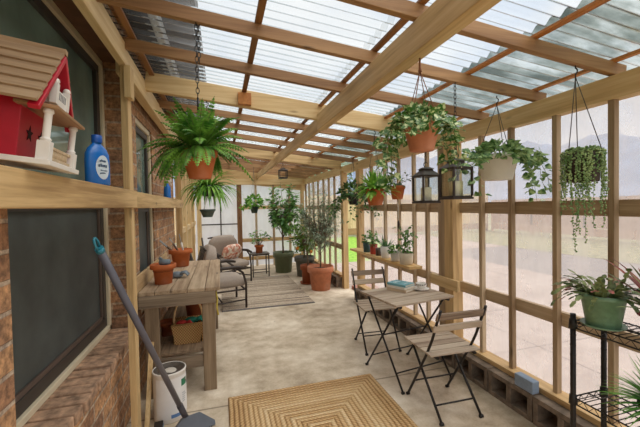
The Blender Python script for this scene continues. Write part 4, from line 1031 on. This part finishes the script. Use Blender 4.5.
# -------- lanterns
CG = clear_glass(); CAN = plain('candle_wax', h('f0dfae'), .5, .06)
def lantern(loc, ztop, wd, hh, label, group, candle=True):
    t = thing('lantern', loc, label, 'lantern', group)
    q = wd / 2; b = hh * .7
    m = MB().box(-q, q, -q, q, 0, .014).box(-q * .92, q * .92, -q * .92, q * .92, .014, .022); m.build('base', BRZ, t, .002)
    m = MB()
    for sx in (-1, 1):
        for sy in (-1, 1): MB().box(sx * q * .9 - .006, sx * q * .9 + .006, sy * q * .9 - .006, sy * q * .9 + .006, .02, b).build('corner_bar', BRZ, t)
    MB().box(-q * .98, q * .98, -q * .98, q * .98, b, b + .012).build('top_frame', BRZ, t)
    if candle:
        for sx, sy in ((1, 0), (-1, 0), (0, 1), (0, -1)):
            if sx: MB().box(sx * q * .88 - .001, sx * q * .88 + .001, -q * .86, q * .86, .022, b).build('glass_pane', CG, t)
            else: MB().box(-q * .86, q * .86, sy * q * .88 - .001, sy * q * .88 + .001, .022, b).build('glass_pane', CG, t)
    m = MB(); bm = m.bm
    prof = [(q * 1.02, b + .012), (q * .9, b + .02), (q * .5, b + hh * .17), (q * .5, b + hh * .2), (q * .6, b + hh * .21), (q * .3, b + hh * .26), (0.001, b + hh * .275)]
    rings = [[bm.verts.new((r_ * x, r_ * y, z)) for x, y in ((1, 1), (-1, 1), (-1, -1), (1, -1))] for r_, z in prof]
    for A, B in zip(rings, rings[1:]):
        for k in range(4): bm.faces.new((A[k], A[(k + 1) % 4], B[(k + 1) % 4], B[k]))
    m.build('roof', BRZ, t)
    MB().tube([(.02 * math.cos(a), 0, b + hh * .275 + .018 + .02 * math.sin(a)) for a in [2 * PI * k / 14 for k in range(14)]], .0028, 6, closed=True).build('ring', BRZ, t)
    zc = b + hh * .275 + .034
    if ztop - loc[2] > zc + .02: chain(t, zc, ztop - loc[2] + .002)
    if candle: MB().lathe([(0, .022), (.042, .022), (.042, .022 + hh * .34), (.036, .022 + hh * .35), (0, .022 + hh * .345)], 22).build('candle', CAN, t)
    return t
lantern((1.59, 2.405, 1.5), rz_(1.59), .16, .30, 'brown metal candle lantern hanging farther back, beside the small terracotta pot', 'candle lanterns')
lantern((1.46, 1.875, 1.522), rz_(1.46), .15, .27, 'brown metal candle lantern hanging in front of the thick wall post', 'candle lanterns')
l3 = lantern((.95, 5.3, 1.93), 2.18, .13, .17, 'small black open lantern hanging from the far ceiling beam', None, False)

# -------- potted trees at the far end
def tree(loc, pt, h_, crown, nb, nl, lm, lL, lW, trunk_h, tr, label, cat, potmat, rt_, rb_, hp, saucer=False, fruit=0, grp='potted trees along the far right corner', rimmed=True, seed=1):
    random.seed(seed)
    t = thing(pt, loc, label, cat, grp)
    (pot if rimmed else plain_pot)(MB(), rt_, rb_, hp).build('pot', potmat, t); soil(t, rt_ * .85, hp * .86)
    z0 = .012 if saucer else 0
    if saucer: MB().lathe([(0, 0), (rb_ * 1.25, 0), (rb_ * 1.45, .03), (rb_ * 1.4, .03), (rb_ * 1.2, .008), (0, .008)], 28, (0, 0, -.0)).build('saucer', TC3, t)
    tm = MB(); lm_ = MB(); top = V((rnd(-.03, .03), rnd(-.03, .03), trunk_h))
    tm.tube([(0, 0, hp * .8), (rnd(-.015, .015), rnd(-.015, .015), (hp + trunk_h) / 2), top], [tr, tr * .85, tr * .7], 9)
    (cx, cy, cz, rx, ry, rzz) = crown; ends = []
    for i in range(nb):
        o = rdir(-.75, 1); k = rnd(.45, 1) ** .6; e = V((cx + o.x * rx * k, cy + o.y * ry * k, cz + o.z * rzz * k))
        s0 = V((0, 0, rnd(trunk_h * .75, trunk_h))) if e.z < trunk_h + .2 else top
        mid = (s0 + e) / 2 + V((rnd(-.05, .05), rnd(-.05, .05), rnd(0, .08)))
        tm.tube([s0, mid, e], [tr * .45, tr * .3, tr * .12], 5); ends.append((s0, mid, e))
    for i in range(nl):
        s0, mid, e = random.choice(ends); u = rnd(.35, 1.08); q = (mid.lerp(e, (u - .5) * 2) if u > .5 else s0.lerp(mid, u * 2))
        q = q + rdir() * rnd(0, .07); o = (rdir(-.6, .5) + (e - V((cx, cy, cz))).normalized() * .6); s = rnd(.7, 1.2)
        lm_.leaf(q, o, V((rnd(-.6, .6), rnd(-.6, .6), 1)), lL * s, lW * s, .25, .15, .62)
    tm.build('trunk', BARK, t); lm_.build('leaves', lm, t)
    for i in range(fruit):
        s0, mid, e = ends[i]; fo = MB().ball((0, 0, 0), .036, 2).build('orange', plain('orange_fruit', h('e08a2a'), .5, .1), t); fo.location = mid.lerp(e, .8) + V((0, -.05, -.05))
    return t
tree((1.35, 7.72, 0), 'potted_tree', 0, (.0, -.05, 1.42, .45, .42, .74), 56, 1000, G_TREE, .115, .066, 1.0, .022, 'tall broad leaved tree in a dark green pot nearest the far wall', 'potted tree', plain('olive_green_pot', h('6a7354'), .5, .1), .235, .18, .46, seed=3)
tree((1.7, 7.12, 0), 'potted_tree', 0, (-.08, -.1, .78, .33, .26, .4), 30, 420, leafmat('orange_tree_leaf', h('35612a'), h('86a84a'), .45, 9), .09, .05, .62, .016, 'orange tree with small fruit in a dark pot behind the terracotta pots', 'potted tree', plain('charcoal_pot', h('5b5a50'), .5, .1), .215, .16, .42, fruit=3, seed=5)
tree((1.6, 6.4, .0), 'potted_tree', 0, (.0, .05, .92, .26, .26, .42), 24, 380, leafmat('orange_tree_leaf', h('35612a'), h('86a84a'), .45, 9), .075, .035, .7, .014, 'slim citrus tree in a small terracotta pot with saucer behind the big pink pot', 'potted tree', TC3, .155, .115, .36, True, 2, seed=8)
tree((1.69, 5.86, 0), 'potted_tree', 0, (-.02, -.02, 1.2, .44, .38, .58), 80, 2600, G_OLIVE, .075, .02, .78, .014, 'grey green olive tree in the biggest terracotta pot beside the doorway', 'potted tree', TC2, .235, .165, .42, seed=11)
random.seed(21)
t = thing('potted_seedling', (.78, 7.47, .5), 'small citrus seedling in a terracotta pot on the dark side table', 'potted plant')
pot(MB(), .1, .07, .17).build('pot', TC1, t); soil(t, .085, .15)
m = MB(); st_ = MB()
for i in range(14):
    o = rdir(.1, 1); e = V((o.x * .2, o.y * .2, .2 + o.z * .28)); st_.tube([(0, 0, .14), e * .5 + V((0, 0, .1)), e], .004, 5)
    for k in range(7): m.leaf(e + rdir() * .06, rdir(-.4, .6), V((rnd(-.5, .5), rnd(-.5, .5), 1)), rnd(.07, .1), rnd(.04, .055), .2, .15)
m.build('leaves', G_TREE, t); st_.build('stems', BARK, t)

# -------- row of pots on the plank shelf
SZ = .832; GRP = 'small pots on the plank shelf'
def shelf_pot(y, r_t, r_b, hp, mat, label, kind, lmat, x=1.965):
    t = thing('potted_plant', (x, y, SZ), label, 'potted plant', GRP)
    plain_pot(MB(), r_t, r_b, hp).build('pot', mat, t); soil(t, r_t * .88, hp * .86); m = MB(); st_ = MB()
    if kind == 'aloe':
        for i in range(26):
            a = rnd(0, 2 * PI); e = rnd(.5, 1.45); m.blade((.015 * math.cos(a), .015 * math.sin(a), hp * .86), (math.cos(a) * math.cos(e), math.sin(a) * math.cos(e), math.sin(e)), rnd(.1, .19), .02, -.1, 5)
    elif kind == 'bush':
        mound(m, (0, 0, hp), r_t * 1.15, 60, .05, .035, 1.0)
    elif kind == 'tall':
        for i in range(9):
            a = rnd(0, 2 * PI); vine(m, st_, (.03 * math.cos(a), .03 * math.sin(a), hp * .86), (math.cos(a) * .25 - .12, math.sin(a) * .3, 2.2), 11, rnd(.25, .36), .05, .034, -.6, .3)
    else:
        for i in range(7):
            a = rnd(0, 2 * PI); vine(m, st_, (.02 * math.cos(a), .02 * math.sin(a), hp * .86), (math.cos(a) * .5, math.sin(a) * .5, 1.6), 6, rnd(.12, .22), .055, .034, -.2, .4)
    if kind == 'none': m.bm.free(); st_.bm.free(); return t
    m.build('leaves', lmat, t)
    if kind in ('tall', 'twig'): st_.build('stems', STEM, t)
    else: st_.bm.free()
    return t
shelf_pot(3.37, .078, .07, .125, plain('cream_pot', h('d9c9b0'), .6, .08), 'taller leafy plant in the largest cream pot at the near end of the plank shelf', 'tall', G_SMALL)
shelf_pot(3.6, .066, .058, .11, plain('white_stone_pot', h('dedad2'), .6, .1), 'low bushy succulent in a white speckled pot on the plank shelf', 'bush', G_SMALL)
shelf_pot(3.86, .068, .055, .145, WHT, 'spiky aloe in a plain white pot on the plank shelf', 'aloe', G_ALOE)
shelf_pot(4.06, .042, .038, .1, plain('brown_glass', h('4c3a2c'), .3, .1), 'bare little brown pot between the red pot and the aloe', 'none', G_SMALL)
shelf_pot(4.21, .052, .045, .135, plain('red_pot', h('b5402c'), .45, .1), 'leafy sprig in a bright red pot on the plank shelf', 'twig', G_SMALL)
shelf_pot(4.43, .056, .048, .135, plain('deep_green_pot', h('2b4a46'), .4, .1), 'branching plant in a deep green pot at the far end of the plank shelf', 'twig', G_SMALL)

# -------- plants on the wire rack
gp = plain('sage_glaze', h('6f8f70'), .4, .12, 45, bump=.6)
t = thing('potted_cactus', (1.715, 1.165, .907), 'holiday cactus in an embossed sage green pot with saucer on the wire rack', 'potted plant')
MB().lathe([(0, .0), (.075, 0), (.088, .008), (.088, .012), (.07, .003), (0, .003)], 28).build('saucer', gp, t)
plain_pot(MB(), .086, .066, .152, lip=.02).build('pot', gp, t); soil(t, .078, .13)
m = MB(); mr = MB()
for i in range(74):
    a = rnd(0, 2 * PI); e = rnd(.2, 1.3); d = V((math.cos(a) * math.cos(e), math.sin(a) * math.cos(e), math.sin(e))); p = V((.05 * math.cos(a), .05 * math.sin(a), .14))
    n = random.randint(3, 5); tgt = mr if i % 3 == 0 else m
    for k in range(n):
        L = rnd(.034, .048); (mr if (k == n - 1 and i % 3 == 0) else m).leaf(p, d, V((rnd(-.4, .4), rnd(-.4, .4), 1)), L, .024, .05, .1, .8); p = p + d * L * .9; d = (d + V((rnd(-.25, .25), rnd(-.25, .25), -.42))).normalized()
m.build('segments', G_CACT, t); mr.build('red_leaves', G_RED, t)
t = thing('potted_bromeliad', (1.775, .95, .907), 'long leaved reddish plant in a green pot at the near end of the wire rack', 'potted plant')
plain_pot(MB(), .082, .06, .12, lip=.018).build('pot', gp, t); soil(t, .08, .1)
m = MB(); mr = MB()
for i in range(20):
    a = rnd(0, 2 * PI); e = rnd(.5, 1.3); (mr if i % 4 == 0 else m).blade((.02 * math.cos(a), .02 * math.sin(a), .1), (math.cos(a) * math.cos(e), math.sin(a) * math.cos(e), math.sin(e)), rnd(.2, .34), .028, rnd(.3, .9), 7)
for (dx, dy, dz, L) in ((-.3, 1, .28, .36), (-.45, .8, .2, .3), (-.1, 1, .1, .26), (.1, .9, .5, .3)): m.blade((0, .02, .1), (dx, dy, dz + .3), L, .02, .45, 7)
for (dx, dy, dz, L) in ((.2, .7, .9, .27), (.3, .5, .8, .24)): mr.blade((0, .02, .1), (dx, dy, dz), L, .04, .35, 7)
m.build('leaves', G_CACT, t); mr.build('red_leaves', G_RED, t)
t = thing('potted_spider_plant', (1.77, .95, .527), 'bright green spiky plant on the lower shelf of the wire rack', 'potted plant')
plain_pot(MB(), .09, .065, .1, lip=.015).build('pot', BLK, t); soil(t, .08, .085)
m = MB()
for i in range(230):
    a = rnd(0, 2 * PI); e = rnd(.15, 1.4); m.blade((.03 * math.cos(a), .03 * math.sin(a), .09), (math.cos(a) * math.cos(e), math.sin(a) * math.cos(e), math.sin(e)), rnd(.12, .22), .012, rnd(.4, 1.1), 6)
m.build('blades', G_GRASS, t)

# -------- trees beyond the board fence
random.seed(33)
YT = leafmat('yard_leaf', h('4f6b3a'), h('8fa868'), .6, 2, .2)
for (x, y, hh, lb) in ((4.6, 17.0, 3.4, 'leafy tree rising behind the tan fence, seen through the doorway'), (7.6, 17.6, 4.2, 'taller leafy tree behind the tan fence, to the right of the doorway tree'), (1.6, 17.4, 3.6, 'leafy tree behind the tan fence, beyond the far end wall')):
    t = thing('yard_tree', (x, y, -.13), lb, 'tree', 'trees behind the tan board fence'); tm = MB(); lm_ = MB()
    tm.tube([(0, 0, 0), (.05, 0, hh * .6)], [.12, .07], 8)
    for i in range(26):
        o = rdir(-.5, 1); e = V((o.x * 1.2, o.y * 1.0, hh * .68 + o.z * hh * .32)); tm.tube([(.03, 0, hh * .45), (e + V((.03, 0, hh * .45))) / 2, e], [.04, .03, .01], 5)
        for k in range(60): lm_.leaf(e + rdir() * rnd(.05, .45), rdir(-.6, .4), V((rnd(-.5, .5), rnd(-.5, .5), 1)), rnd(.12, .2), rnd(.07, .1))
    tm.build('trunk', BARK, t); lm_.build('leaves', YT, t)
